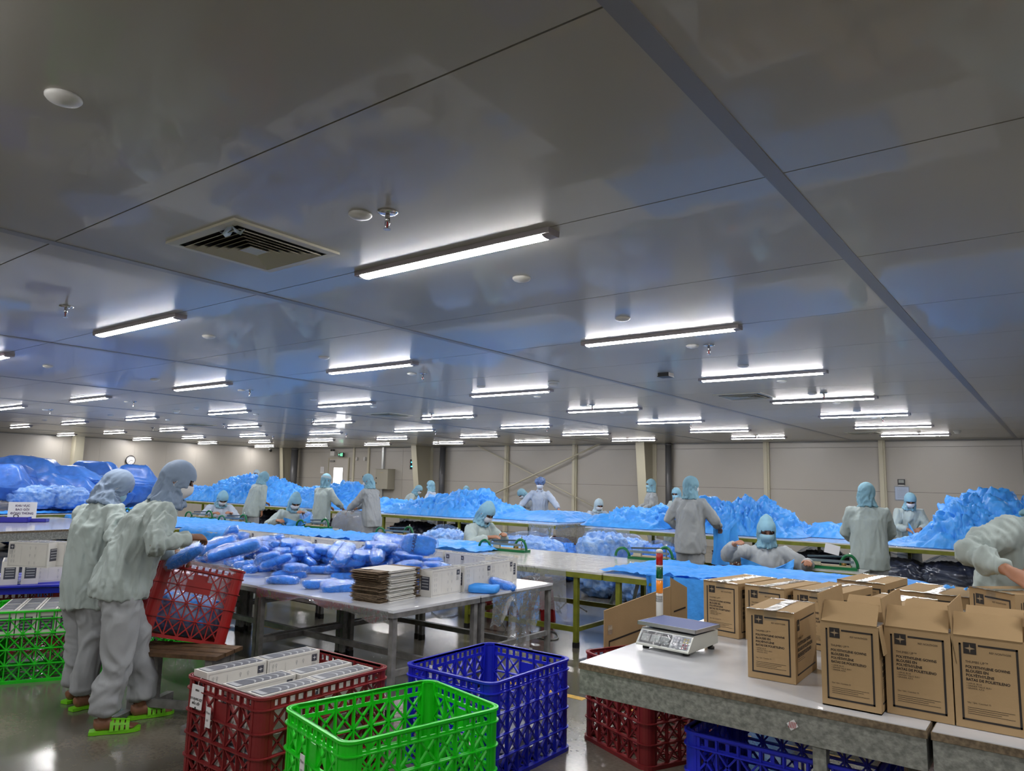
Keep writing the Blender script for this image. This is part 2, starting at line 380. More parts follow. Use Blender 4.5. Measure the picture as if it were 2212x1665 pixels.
# trims: grey cornice angle along back and left walls
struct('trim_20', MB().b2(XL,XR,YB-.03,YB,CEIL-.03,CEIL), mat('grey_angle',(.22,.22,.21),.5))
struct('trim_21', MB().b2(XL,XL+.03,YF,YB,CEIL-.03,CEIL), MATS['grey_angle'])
for i,x in enumerate([-14.47,-11.86,-6.08,-3.39]):
    t = MB(); t.b2(x-.075,x+.02,YB-.10,YB,0,CEIL)
    t.b2(x+.02,x+.06,YB-.07,YB,0,CEIL)
    o = struct('column', t, CREAM)
def icolumn(x, y, w=.2, top=1.0, bot=.5, label=None):
    # tapered frame column: front flange leans, web between, rear flange at the wall
    t = MB(); hw = w/2
    for (ya0,ya1,yb0,yb1) in ((y-bot,y-bot+.02,y-top,y-top+.02),):
        t.add([(x-hw,ya0,0),(x+hw,ya0,0),(x+hw,ya1,0),(x-hw,ya1,0),(x-hw,yb0,CEIL),(x+hw,yb0,CEIL),(x+hw,yb1,CEIL),(x-hw,yb1,CEIL)],[(0,1,2,3),(4,7,6,5),(0,4,5,1),(1,5,6,2),(2,6,7,3),(3,7,4,0)])
    t.b2(x-hw,x+hw,y-.03,y-.005,0,CEIL)
    web = MB(); web.add([(x-.006,y-bot+.02,0),(x+.006,y-bot+.02,0),(x+.006,y-.03,0),(x-.006,y-.03,0),(x-.006,y-top+.02,CEIL),(x+.006,y-top+.02,CEIL),(x+.006,y-.03,CEIL),(x-.006,y-.03,CEIL)],[(0,1,2,3),(4,7,6,5),(0,4,5,1),(1,5,6,2),(2,6,7,3),(3,7,4,0)])
    r = sroot('column'); put('flange', t, CREAM, r); put('web', web, CREAM_D, r)
icolumn(-9.3, YB, .26, .80, .50); icolumn(-17.9, YB, .24, .9, .5); icolumn(-26+.35, YB, .2, .75, .5)
t = MB(); t.b2(XL,XL+.30,10.35,10.62,0,CEIL); struct('column', t, CREAM)
for x,r_,y in ((-8.75,.085,YB-.16),(-17.2,.10,YB-.16),(-25.25,.14,YB-.35)):
    t = MB(); t.lathe([(r_,0),(r_,CEIL)],20,(x,y,0)); t.lathe([(r_+.012,CEIL-.06),(r_+.012,CEIL-.02)],20,(x,y,0)); struct('pipe', t, PIPEM, True)
# cross brace rods
r = sroot('brace')
a1 = atY(1027,960,YB-.22); a2 = atY(1290,1098,YB-.22); b1 = atY(1303,955,YB-.25); b2_ = atY(1032,1083,YB-.25)
put('rod', MB().tube([a1,a2],.016,8), CREAM, r, True); put('rod', MB().tube([b1,b2_],.026,8), CREAM, r, True)
# conduits and cover strips by the cabinet
for px,w,zt in ((765,.09,0),(797,.10,0)):
    p = atY(px,1000,YB); struct('trim_3%d'%(px%10), MB().b2(p.x-w/2,p.x+w/2,YB-.05,YB,0,CEIL), CREAM)
p = atY(829,1000,YB); struct('cable_trunking', MB().b2(p.x-.05,p.x+.05,YB-.07,YB,0,CEIL), mat('light_grey_trunking',(.5,.52,.52),.3,.5))

# exit door with a bright window
dl = atY(713,1000,YB).x; dr = atY(754,1000,YB).x; dt = atY(733,991,YB).z
door = sroot('door_1'); DOORM = mat('cream_door', (.47,.44,.40), .4)
leaf = put('door_leaf', MB().b2(dl,dr,YB-.045,YB,0,dt), DOORM, door)
fr = MB()
for (x0,x1,z0,z1) in ((dl-.05,dl,0,dt+.05),(dr,dr+.05,0,dt+.05),(dl,dr,dt,dt+.05)): fr.b2(x0,x1,YB-.06,YB,z0,z1)
put('door_frame', fr, CREAM_D, door)
w0 = atY(723.5,1010,YB); w1 = atY(741,1046,YB)
put('lit_pane', MB().b2(w0.x,w1.x,YB-.052,YB-.046,w1.z,w0.z), mat('daylight_pane',(.8,.8,.8),.3,emit=(1,1,1,3.2)), leaf)
g = MB(); q=.03
for (x0,x1,z0,z1) in ((w0.x-q,w0.x,w1.z,w0.z),(w1.x,w1.x+q,w1.z,w0.z),(w0.x-q,w1.x+q,w0.z,w0.z+q),(w0.x-q,w1.x+q,w1.z-q,w1.z)): g.b2(x0,x1,YB-.056,YB-.045,z0,z1)
put('pane_frame', g, DOORM, leaf)
put('door_handle', MB().tube([(dr-.12,YB-.045,1.0),(dr-.12,YB-.1,1.0),(dr-.24,YB-.1,1.0)],.012,8), CHROME, door, True)
put('door_closer', MB().b2(dl+.1,dl+.35,YB-.1,YB-.045,dt-.12,dt-.06), GREY_STEEL, door)
# plastic strip pieces hanging over the door
t = thing('exit_sign','small green lit exit sign with arrow and running figure above the door','sign', atY(736,982,YB-.12))
put('sign_box', MB().box((0,0,0),(.30,.04,.17)), mat('dark_green_sign',(.0,.05,.02),.3), t)
g = MB(); E=-.022
g.add([(-.12,E,0),(-.085,E,.03),(-.085,E,.01),(-.04,E,.01),(-.04,E,-.01),(-.085,E,-.01),(-.085,E,-.03)],[(0,1,2,3,4,5,6)])
for (x0,z0,x1,z1,w) in ((.02,.045,.03,-.0,.022),(.03,0,.005,-.05,.016),(.03,0,.055,-.05,.016),(.025,.03,.06,.02,.012),(.025,.03,-.005,.015,.012),(.085,.06,.085,-.06,.012),(.085,.06,.125,.06,.012),(.125,.06,.125,-.06,.012)):
    g.bar((x0,E,z0),(x1,E,z1),w,.002,up=(0,1,0))
g.lathe([(0.001,-.001),(.013,0),(.001,.001)],10,(.022,E,.062)); put('pictogram', g, mat('sign_green_light',(.1,.9,.5),.4,emit=(.25,1,.55,1.6)), t)
put('bracket', MB().tube([(-.1,.02,.08),(-.1,.1,.08)],.012,6), GREY_STEEL, t)
t = thing('emergency_light','white twin-head emergency light beside the green exit sign','lamp', atY(719.5,978,YB-.06))
put('battery_box', MB().box((0,0,-.03),(.24,.09,.16)), WPLASTIC, t)
for s in (-1,1): put('lamp_head', MB().lathe([(.03,-.03),(.045,0),(.045,.03),(.02,.04)],12,(s*.07,-.03,.10)), BLACK, t, True)
# electrical cabinet
c0 = atY(812,1013,YB-.35); c1 = atY(837,1057,YB-.35)
t = thing('electrical_cabinet','beige wall-mounted electrical cabinet below the cable trunking','cabinet', ((c0.x+c1.x)/2,YB-.012,c1.z))
w = c1.x-c0.x; h = c0.z-c1.z; CABM = mat('beige_cabinet',(.33,.31,.25),.4)
put('cabinet_body', MB().b2(-w/2,w/2,-.33,0,0,h), CABM, t); dd = put('door', MB().b2(-w/2+.01,w/2-.01,-.35,-.331,.01,h-.01), CABM, t)
for q in (-.06,0,.06): put('indicator', MB().lathe([(.012,0),(.012,.012)],8,(q,-.352,h*.82)), mat('indicator_amber',(.6,.45,.1),.3), dd)
put('door_lock', MB().box((-w/2+.06,-.36,h*.55),(.02,.02,.05)), BLACK, dd); put('door_lock', MB().box((-w/2+.06,-.36,h*.3),(.02,.02,.05)), BLACK, dd)
put('cabinet_roof', MB().b2(-w/2-.01,w/2+.01,-.37,0,h,h+.012), CABM, t)
# insect lamp
c0 = atY(886.5,992,YB-.1); c1 = atY(907,1014,YB-.1); w = c1.x-c0.x; h = c0.z-c1.z
t = thing('insect_lamp','black insect lamp with two glowing cyan tubes on the back wall','lamp', ((c0.x+c1.x)/2,YB,c1.z))
put('lamp_housing', MB().b2(-w/2,w/2,-.06,0,0,h), mat('dark_navy_housing',(.01,.025,.05),.4), t)
fr = MB()
for z in (0,h-.03): fr.b2(-w/2,w/2,-.1,-.06,z,z+.03)
for s in (-1,1): fr.b2(s*w/2-.015,s*w/2+.015,-.1,-.06,0,h)
put('frame', fr, BLACK, t)
for z in (.3,.72): put('glowing_tube', MB().tube([(-w/2+.03,-.075,h*z),(w/2-.03,-.075,h*z)],.022,8), mat('cyan_tube',(.1,.8,.9),.3,emit=(.1,.75,1,2.6)), t)
gr = MB()
for i in range(9): gr.tube([(-w/2+w*(i+.5)/9,-.1,.02),(-w/2+w*(i+.5)/9,-.1,h-.02)],.0035,4)
put('grille', gr, BLACK, t, kind='stuff')
# clock
p = atX(282,994,XL+.04)
t = thing('wall_clock','round white wall clock with black rim and hands on the left wall','clock', p, rot=(R_(90),0,R_(90)))
put('clock_face', MB().lathe([(.15,-.005),(.15,.004)],32), PAPER, t); rim = MB(); rim.lathe([(.165,-.02),(.172,.0),(.165,.02),(.15,.02),(.15,-.02)],32); put('rim', rim, BLACK, t, True)
for ang,l,w in ((100,.075,.012),(222,.11,.008)): a=R_(90-ang); put('hand', MB().bar((0,0,.008),(math.cos(a)*l,math.sin(a)*l,.008),w,.003), BLACK, t)
hm = MB()
for i in range(12):
    a = R_(90-30*i); hm.bar((math.cos(a)*.12,math.sin(a)*.12,.006),(math.cos(a)*.135,math.sin(a)*.135,.006),.008,.002)
    add_text(hm, str(i if i else 12), .028, (math.cos(a)*.10-(.007 if i in (10,11,0) else 0),math.sin(a)*.10-.010,.0055),(1,0,0),(0,1,0),align='CENTER')
put('numerals', hm, BLACK, t, kind='stuff')
# wall switch + plastic document pocket on the right
p = atY(1947,1041,YB-.02); t = thing('wall_display','small black square display on the back wall above the paper','display', p)
put('display_case', MB().box((0,0,0),(.15,.03,.13)), BLACK, t); put('screen', MB().box((0,-.017,.015),(.11,.004,.07)), mat('lcd',(.25,.27,.25),.3), t); put('base', MB().box((0,-.0,-.075),(.12,.03,.02)), WPLASTIC, t)
p = atY(1948.5,1065.5,YB-.015); t = thing('document_pocket','clear plastic pocket with white sheet on the back wall','document pocket', p)
put('paper_sheet', MB().box((0,0,0),(.28,.002,.29)), PAPER, t); put('plastic_sleeve', MB().box((0,-.004,0),(.31,.003,.33)), FILM, t)
ln = MB()
for i in range(9): ln.box((0,-.0018,.10-i*.025),(.2,.001,.004))
put('printed_lines', ln, LINK, t)
for px,py,lab in ((696,1015,'small white notice left of the door'),(905,1041,'clear pocket of papers on the back wall beside the cream column')):
    p = atY(px,py,YB-.012); t = thing('notice', lab, 'notice', p); put('paper_sheet', MB().box((0,0,0),(.22,.002,.26)), PAPER, t)
    ln = MB()
    for i in range(6): ln.box((0,-.0018,.08-i*.028),(.15,.001,.006))
    put('printed_lines', ln, LINK, t)
for px,py,lab,w,h in ((771,991,'small white junction box on the cover strip left of the conduit',.07,.12),(788,991,'junction box with red button high beside the conduit',.08,.13),(786,1030,'black switch box low on the conduit left of the cabinet',.09,.08)):
    p = atY(px,py,YB-.05); t = thing('junction_box', lab, 'junction box', p); bm_ = BLACK if 'black' in lab else WPLASTIC
    put('box_body', MB().box((0,0,0),(w,.06,h)), bm_, t); put('cover', MB().box((0,-.033,0),(w*.8,.008,h*.8)), bm_, t)
p = atX(585,973,XL+.12); t = thing('security_camera','small white dome camera near the ceiling on the left wall','camera', p)
put('mount', MB().box((-.06,0,.05),(.12,.06,.05)), WPLASTIC, t); put('dome', MB().ell((0,0,0),(.05,.05,.06)), BLACK, t, True)

# ------------------------------------------------------------------ ceiling lamps
HOUSE = mat('lilac_grey_lamp_housing', (.36,.33,.35), .35)
LENS = mat('lit_lamp_lens', (.9,.9,.9), .4, emit=(1,.975,.96,LAMP_POWER))
def lamp_meshes():
    h = MB(); L_=.655
    prof = [(-.046,0),(.046,0),(.044,-.026),(-.044,-.026)]
    h.add([(-L_,y,z) for y,z in prof]+[(L_,y,z) for y,z in prof], [(0,1,2,3),(7,6,5,4),(0,4,5,1),(1,5,6,2),(2,6,7,3),(3,7,4,0)])
    l = MB(); n=8; pr = [(.037*math.cos(math.pi*i/n), -.0262-.011*math.sin(math.pi*i/n)) for i in range(n+1)]
    vs = [(s*.615,y,z) for s in (-1,1) for y,z in pr]; k=n+1
    l.add(vs, [(i,i+1,k+i+1,k+i) for i in range(n)]+[tuple(range(k)),tuple(range(2*k-1,k-1,-1))])
    e = MB(); e.add([(.615,y*1.15,z*1.04) for y,z in pr]+[(.655,y*1.15,-.0262+(z+.0262)*.4) for y,z in pr], [(i,i+1,k+i+1,k+i) for i in range(n)]+[tuple(range(k)),tuple(range(2*k-1,k-1,-1))])
    return h.mesh('housing',HOUSE), l.mesh('lens',LENS,True), e.mesh('end_cap',HOUSE)
hm_, lm_, em_ = lamp_meshes()
ORD = ['nearest','second','third','fourth','fifth','sixth','seventh','farthest']
ROWN = ['rightmost lamp row','second lamp row from the right','third lamp row from the right','fourth lamp row from the right','fourth lamp row from the left','third lamp row from the left','second lamp row from the left','leftmost lamp row']
def lamp(x, y, label):
    t = thing('ceiling_lamp', label, 'lamp', (x,y,CEIL), group='lit tube lamps in rows on the ceiling')
    obj('housing', hm_, t); obj('lens', lm_, t); obj('end_cap', em_, t); obj('end_cap', em_, t, rot=(0,0,math.pi)); return t
first = {0:0,1:0,2:0,3:1,4:1,5:2,6:2,7:3}
for k in range(8):
    for n,j in enumerate(range(first[k],7)):
        tot = 7-first[k]
        lamp(-2.446-3.238*k, 2.645+2.396*j, 'lit ceiling tube lamp, %s from the camera in the %s' % (ORD[n] if n<tot-1 else 'farthest', ROWN[k]))
# unseen lamps added outside the frame to light the hall, roughly on the grid
for i,(x,y) in enumerate([(-2.446,.249),(-5.684,.249),(.792,5.04),(.792,9.83),(.792,14.6),(-8.92,2.645),(-12.16,2.645),(-2.446,-3.0),(-15.4,2.645),(-18.64,5.04),(.792,.249),(.792,2.645),(.792,-2.147),(-5.684,-2.147),(-8.92,.249)]):
    lamp(x, y, 'unseen ceiling tube lamp added outside the view to light the hall')
# ------------------------------------------------------------------ small ceiling devices
cap_me = MB().lathe([(.052,0),(.052,-.006),(.045,-.014),(.025,-.022),(.001,-.025)],24).mesh('ceiling_plug', mat('white_cap',(.62,.62,.60),.3), True)
n=0
NUM = ['first','second','third','fourth','fifth','sixth','seventh','eighth','ninth','tenth','eleventh','twelfth','thirteenth','fourteenth','fifteenth','sixteenth']
for k in range(6):
    for j in range(0,11-k):
        if (k>=1 and j<2) or (k>=3 and j<4): continue
        X=-2.39-3.238*k; Y=.83+1.19*j
        o = obj('ceiling_plug', cap_me, None, (X,Y,CEIL)); o['label']='white round ceiling plug, %s from the camera in the %s'%(NUM[j],ROWN[k].replace('lamp row','plug row')); o['category']='ceiling plug'; o['group']='white plugs on the ceiling'
def sprk():
    e = MB(); e.lathe([(.045,0),(.045,-.004),(.03,-.010),(.014,-.012)],20); 
    b = MB(); b.lathe([(.011,-.012),(.011,-.04),(.008,-.045)],10); b.tube([(-.011,0,-.03),(-.014,0,-.055),(0,0,-.075)],.003,5); b.tube([(.011,0,-.03),(.014,0,-.055),(0,0,-.075)],.003,5)
    d = MB(); d.lathe([(.003,-.072),(.016,-.076),(.016,-.079),(.003,-.079)],12)
    g = MB(); g.tube([(0,0,-.045),(0,0,-.072)],.0035,6)
    return e.mesh('escutcheon',CHROME,True), b.mesh('frame',CHROME,True), d.mesh('deflector',CHROME), g.mesh('bulb',mat('red_bulb',(.4,.02,.02),.2))
sp = sprk()
for k in range(6):
    for j in range(5):
        X=-2.27-3.238*k; Y=2.07+3.57*j
        if X<-9 and Y<4: continue
        t = thing('sprinkler','chrome ceiling sprinkler, %s from the camera in the %s'%(NUM[j],ROWN[k].replace('lamp row','sprinkler row')),'sprinkler',(X,Y,CEIL),group='chrome sprinklers on the ceiling')
        for nm,me in zip(('escutcheon','frame','deflector','bulb'),sp): obj(nm,me,t)
for (X,Y,lab) in ((-4.62,6.86,'white smoke detector beside the second lamp row'),(-12.87,6.83,'white smoke detector near the left of the ceiling'),(-1.6,16.2,'white smoke detector far back on the ceiling')):
    t = thing('smoke_detector',lab,'smoke detector',(X,Y,CEIL)); put('detector_base', MB().lathe([(.065,0),(.065,-.015),(.05,-.02)],20), WPLASTIC, t, True); put('detector_head', MB().lathe([(.05,-.02),(.05,-.04),(.035,-.055),(.001,-.06)],20), WPLASTIC, t, True)
p = at(1438,806,CEIL); t = thing('ceiling_outlet','small black square outlet in the ceiling','outlet',(p.x,p.y,CEIL)); put('outlet_box', MB().b2(-.06,.06,-.06,.06,-.035,0), BLACK, t); put('cover', MB().b2(-.065,.065,-.065,.065,-.042,-.035), mat('dark_grey',(.05,.05,.05),.5), t)
VENTM = mat('ivory_vent', (.52,.50,.40), .4); VDARK = mat('vent_dark', (.008,.008,.008), .9)
def vent(X, Y, lab, w=.60):
    t = thing('ceiling_vent', lab, 'air vent', (X,Y,CEIL), group='square air vents')
    h = w/2; put('duct_shade_sheet', MB().b2(-h+.02,h-.02,-h+.02,h-.02,-.004,-.001), VDARK, t)  # near-black sheet painted in for the shade inside the duct
    def ring(o_, i_, z0, z1, z2):
        m = MB(); vs=[]; 
        for (q,z) in ((o_,z0),(o_,z1),(i_,z2)): vs += [(-q,-q,z),(q,-q,z),(q,q,z),(-q,q,z)]
        vs += [(-i_,-i_,z2+.0025),(i_,-i_,z2+.0025),(i_,i_,z2+.0025),(-i_,i_,z2+.0025)]
        fs = [(a*4+b,a*4+(b+1)%4,(a+1)*4+(b+1)%4,(a+1)*4+b) for a in range(3) for b in range(4)]
        return m.add(vs, fs)
    put('vent_frame', ring(h, h-.045, 0, -.012, -.014), VENTM, t)
    for i in range(6):
        o_ = h-.065-i*.036
        mm = MB(); q0=o_; q1=o_-.026
        vs = [(-q0,-q0,-.020),(q0,-q0,-.020),(q0,q0,-.020),(-q0,q0,-.020),(-q1,-q1,-.004),(q1,-q1,-.004),(q1,q1,-.004),(-q1,q1,-.004)]
        vs += [(x*(1-.004/q0) if 0 else x,y,z-.003) for x,y,z in vs]
        mm.add(vs, [(b,(b+1)%4,4+(b+1)%4,4+b) for b in range(4)]+[(8+b,12+b,12+(b+1)%4,8+(b+1)%4) for b in range(4)]+[(b,8+b,8+(b+1)%4,(b+1)%4) for b in range(4)])
        put('vane', mm, VENTM, t)
    put('vent_centre', MB().b2(-.05,.05,-.05,.05,-.021,-.017), VENTM, t); return t
v0 = vent(-3.2, 2.03, 'nearest large ivory air vent with torn tape on its rim')
tp = MB(); tp.grid([[(.13+.03*i+.01*math.sin(j*2),-.27+.02*j,-.022-.018*math.sin(i*1.7+j)) for j in range(4)] for i in range(5)]); put('torn_tape', tp, mat('pale_blue_tape',(.45,.55,.62),.3), v0, True)
vent(-3.2, 9.1, 'second air vent beside the rightmost lamp row')
vent(-3.25, 16.2, 'farthest air vent beside the last lamp of the rightmost row')
vent(-9.68, 9.1, 'air vent above the middle of the hall')
vent(-16.1, 9.1, 'air vent over the blue heaps on the left')
vent(-9.68, 16.2, 'air vent far back near the middle of the hall')
# ------------------------------------------------------------------ tables
def table(name, label, x0,x1,y0,y1,z, style, group=None, legs=None, rz=0, rails='spine', th=.018):
    cx,cy = (x0+x1)/2,(y0+y1)/2; w = x1-x0; d = y1-y0
    t = thing(name, label, 'table', (cx,cy,0), rz, group)
    steel, top, lw, ap = {'grey':(GREY_STEEL,WHITE_TOP,.04,.035),'green':(GREEN_STEEL,FILM_TOP,.045,.05),'galv':(GALV,WHITE_TOP,.05,.115)}[style]
    put('table_top', MB().b2(-w/2,w/2,-d/2,d/2,z-th,z), top, t)
    if style=='galv':
        e = MB(); q=.004
        e.b2(-w/2-q,w/2+q,-d/2-q,-d/2+.001,z-th-.012,z-.003); e.b2(-w/2-q,-w/2+.001,-d/2,d/2,z-th-.012,z-.003); e.b2(w/2,w/2+q,-d/2,d/2,z-th-.012,z-.003); e.b2(-w/2,w/2,d/2,d/2+q,z-th-.012,z-.003)
        put('edge_strip', e, WOOD_EDGE, t)
    zt = z-th-(.012 if style=='galv' else 0)
    for nm,(a,b_,c,e) in (('apron',(-w/2,w/2,-d/2,-d/2+.03)),('apron',(-w/2,w/2,d/2-.03,d/2)),('apron',(-w/2,-w/2+.03,-d/2+.03,d/2-.03)),('apron',(w/2-.03,w/2,-d/2+.03,d/2-.03))):
        put(nm, MB().b2(a,b_,c,e,zt-ap,zt), steel, t)
    xs = legs if legs is not None else [-w/2+.03, w/2-.03]
    for x in xs:
        for y in (-d/2+.035, d/2-.035):
            l = put('leg', MB().b2(x-lw/2,x+lw/2,y-lw/2,y+lw/2,.03,zt-ap), steel, t)
            put('foot_cap', MB().b2(x-lw/2-.003,x+lw/2+.003,y-lw/2-.003,y+lw/2+.003,0,.05), BLACK, l)
    zr = .28 if style=='grey' else (.17 if style=='green' else .22)
    for x in xs:
        if rails: put('rail', MB().b2(x-.015,x+.015,-d/2+.05,d/2-.05,zr-.02,zr+.02), steel, t)
    if rails=='spine': put('rail', MB().b2(xs[0],xs[-1],-.02,.02,zr-.02,zr+.021), steel, t)
    if rails=='front':
        put('rail', MB().b2(xs[0],xs[-1],-d/2+.02,-d/2+.05,zr-.025,zr+.025), steel, t); put('rail', MB().b2(xs[0],xs[-1],d/2-.05,d/2-.02,zr-.025,zr+.025), steel, t)
    return t
ZA, ZB_, ZC, ZR = .705, .74, .86, .74
# row A: grey steel tables with the packed gowns
ROWA = [(-5.29,-3.71,3.60,4.53,'grey steel packing table under the stack of flat cartons'),
        (-5.29,-3.71,4.55,5.55,'grey steel packing table with the two loose blue gowns on its corner'),
        (-6.90,-5.31,3.62,4.55,'grey steel packing table behind the tilted red basket'),
        (-6.90,-5.31,4.57,5.57,'grey steel packing table under the middle of the blue pack pile'),
        (-8.50,-6.92,3.64,4.57,'grey steel packing table right beside the leaning worker'),
        (-8.50,-6.92,4.59,5.59,'grey steel packing table at the back left of the pack pile')]
for a in ROWA: table('packing_table', a[4], a[0],a[1],a[2],a[3],ZA,'grey','packing tables with blue packs')
# row B: gown folding tables
ROWB = [(-6.55,-3.62,6.25,7.75,'yellow-green folding table with glossy film top, nearest to the packing tables',[-.235,1.165]),
        (-3.60,-.3,6.25,7.75,'yellow-green folding table behind the cartons with gowns draped over it',[-1.5,.9]),
        (-8.75,-6.58,6.45,7.75,'folding table with film top behind the row of white boxes',[-1,1]),
        (-11.2,-8.78,6.15,7.7,'folding table covered by the wide sheet of blue gowns',[-1.1,1.1]),
        (-13.8,-11.25,6.1,7.7,'folding table between the two standing packers, blue sheets on top',[-1.1,1.1]),
        (-16.6,-13.85,6.1,7.7,'leftmost folding table, half hidden behind the standing packers',[-1.2,1.2])]
for a in ROWB: table('folding_table', a[4], a[0],a[1],a[2],a[3],ZB_,'green','folding tables',legs=a[5],rails='front')
# row C: high sorting tables against the back
ROWC = [(-6.55,-2.2,10.75,13.1,'high yellow-green sorting table behind the worker holding up blue film',[-2.05,-.1,1.0,2.05]),
        (-2.15,1.9,10.8,13.1,'high yellow-green sorting table at the right under the big blue heap',[-1.9,-.1,1.9]),
        (-11.6,-7.15,10.72,13.1,'high sorting table with clear film hanging at its right end',[-2.1,0,2.1]),
        (-16.2,-11.65,10.75,13.1,'high sorting table behind the two standing workers near the cabinet',[-2.1,0,2.1]),
        (-21.0,-16.25,10.8,13.1,'high sorting table far left under the tallest blue heap',[-2.1,0,2.1])]
for a in ROWC: table('sorting_table', a[4], a[0],a[1],a[2],a[3],ZC,'green','high sorting tables',legs=a[5],rails='front')
# near right weighing table and far-left sign table
table('weighing_table','near galvanised table with white top and chipboard edge under the scale', -1.93,-.46,3.13,5.2,ZR,'galv','galvanised tables',legs=[1.08-.0,],rails=None)
rt = bpy.data.objects['weighing_table']
table('weighing_table','galvanised table at the right edge carrying the open cartons', -.44,1.35,3.13,5.2,ZR,'galv','galvanised tables',legs=[-.10,.85],rails=None)
table('sign_table','galvanised table with glossy white top carrying the paper sign at the left', -15.2,-11.9,2.2,5.9,.74,'galv',legs=[-1.5,.75,1.5],rails=None)
# leg of the near table stands in from its corner
for c in list(rt.children):
    if c.name.startswith('leg'): c.location.x -= .72

# clear film aprons hanging from table edges
def hang(label, p0, p1, drop, amp=.03, n=22, k=8, ragged=.1, seed=0, m=None, ztop=None, out=(0,-1)):
    rr = random.Random(seed); P=[]
    for i in range(n+1):
        u=i/n; row=[]
        base = Vector(p0).lerp(Vector(p1),u); dl = drop*(1+ragged*math.sin(u*7+seed)+ragged*.6*math.sin(u*19+seed*2))
        for j in range(k+1):
            v=j/k; w = amp*v*(.7*math.sin(u*9+seed+v*2)+.25*math.sin(u*31+v*5))+.004
            row.append((base.x+out[0]*w, base.y+out[1]*w, base.z-dl*v))
        P.append(row)
    o = put('plastic_film', MB().grid(P), m or FILM_H, None, True); o['label']=label; o['category']='plastic film'; return o
hang('clear film hanging from the near folding table, right of the white boxes',(-4.85,6.245,ZB_-.002),(-4.02,6.245,ZB_-.002),.42,.05,seed=1)
hang('crumpled clear film dangling under the corner of the packing table',(-3.66,4.62,ZA-.02),(-3.68,5.3,ZA-.02),.20,.03,seed=2,out=(1,0),ragged=.5)
hang('long thin clear film strip hanging to the floor beside the grey table leg',(-3.75,4.95,ZA-.1),(-3.72,5.2,ZA-.1),.58,.03,seed=3,out=(1,0),ragged=.15,n=10)
hang('clear film curtain at the right end of the high table',(-7.7,10.715,ZC-.002),(-7.16,10.715,ZC-.002),.36,.03,seed=4)
hang('grey film sheet hanging from the left corner of the high table near the hanging bags',(-6.55,10.745,ZC-.002),(-5.7,10.745,ZC-.002),.34,.03,seed=5)
hang('clear film curtain around the end face of the high table facing right',(-7.12,10.7,ZC+.004),(-7.12,12.6,ZC+.004),.34,.03,seed=6,out=(1,0))
for (a,b_,z,lab) in (((-5.28,3.61,ZA),(-3.75,3.61,ZA),.0,'strip of clear tape along the front edge of the packing table'),):
    hang(lab,(a[0],a[1]-.012,a[2]-.01),(b_[0],b_[1]-.012,b_[2]-.01),.055,.012,seed=8,n=40,k=3,ragged=.5)

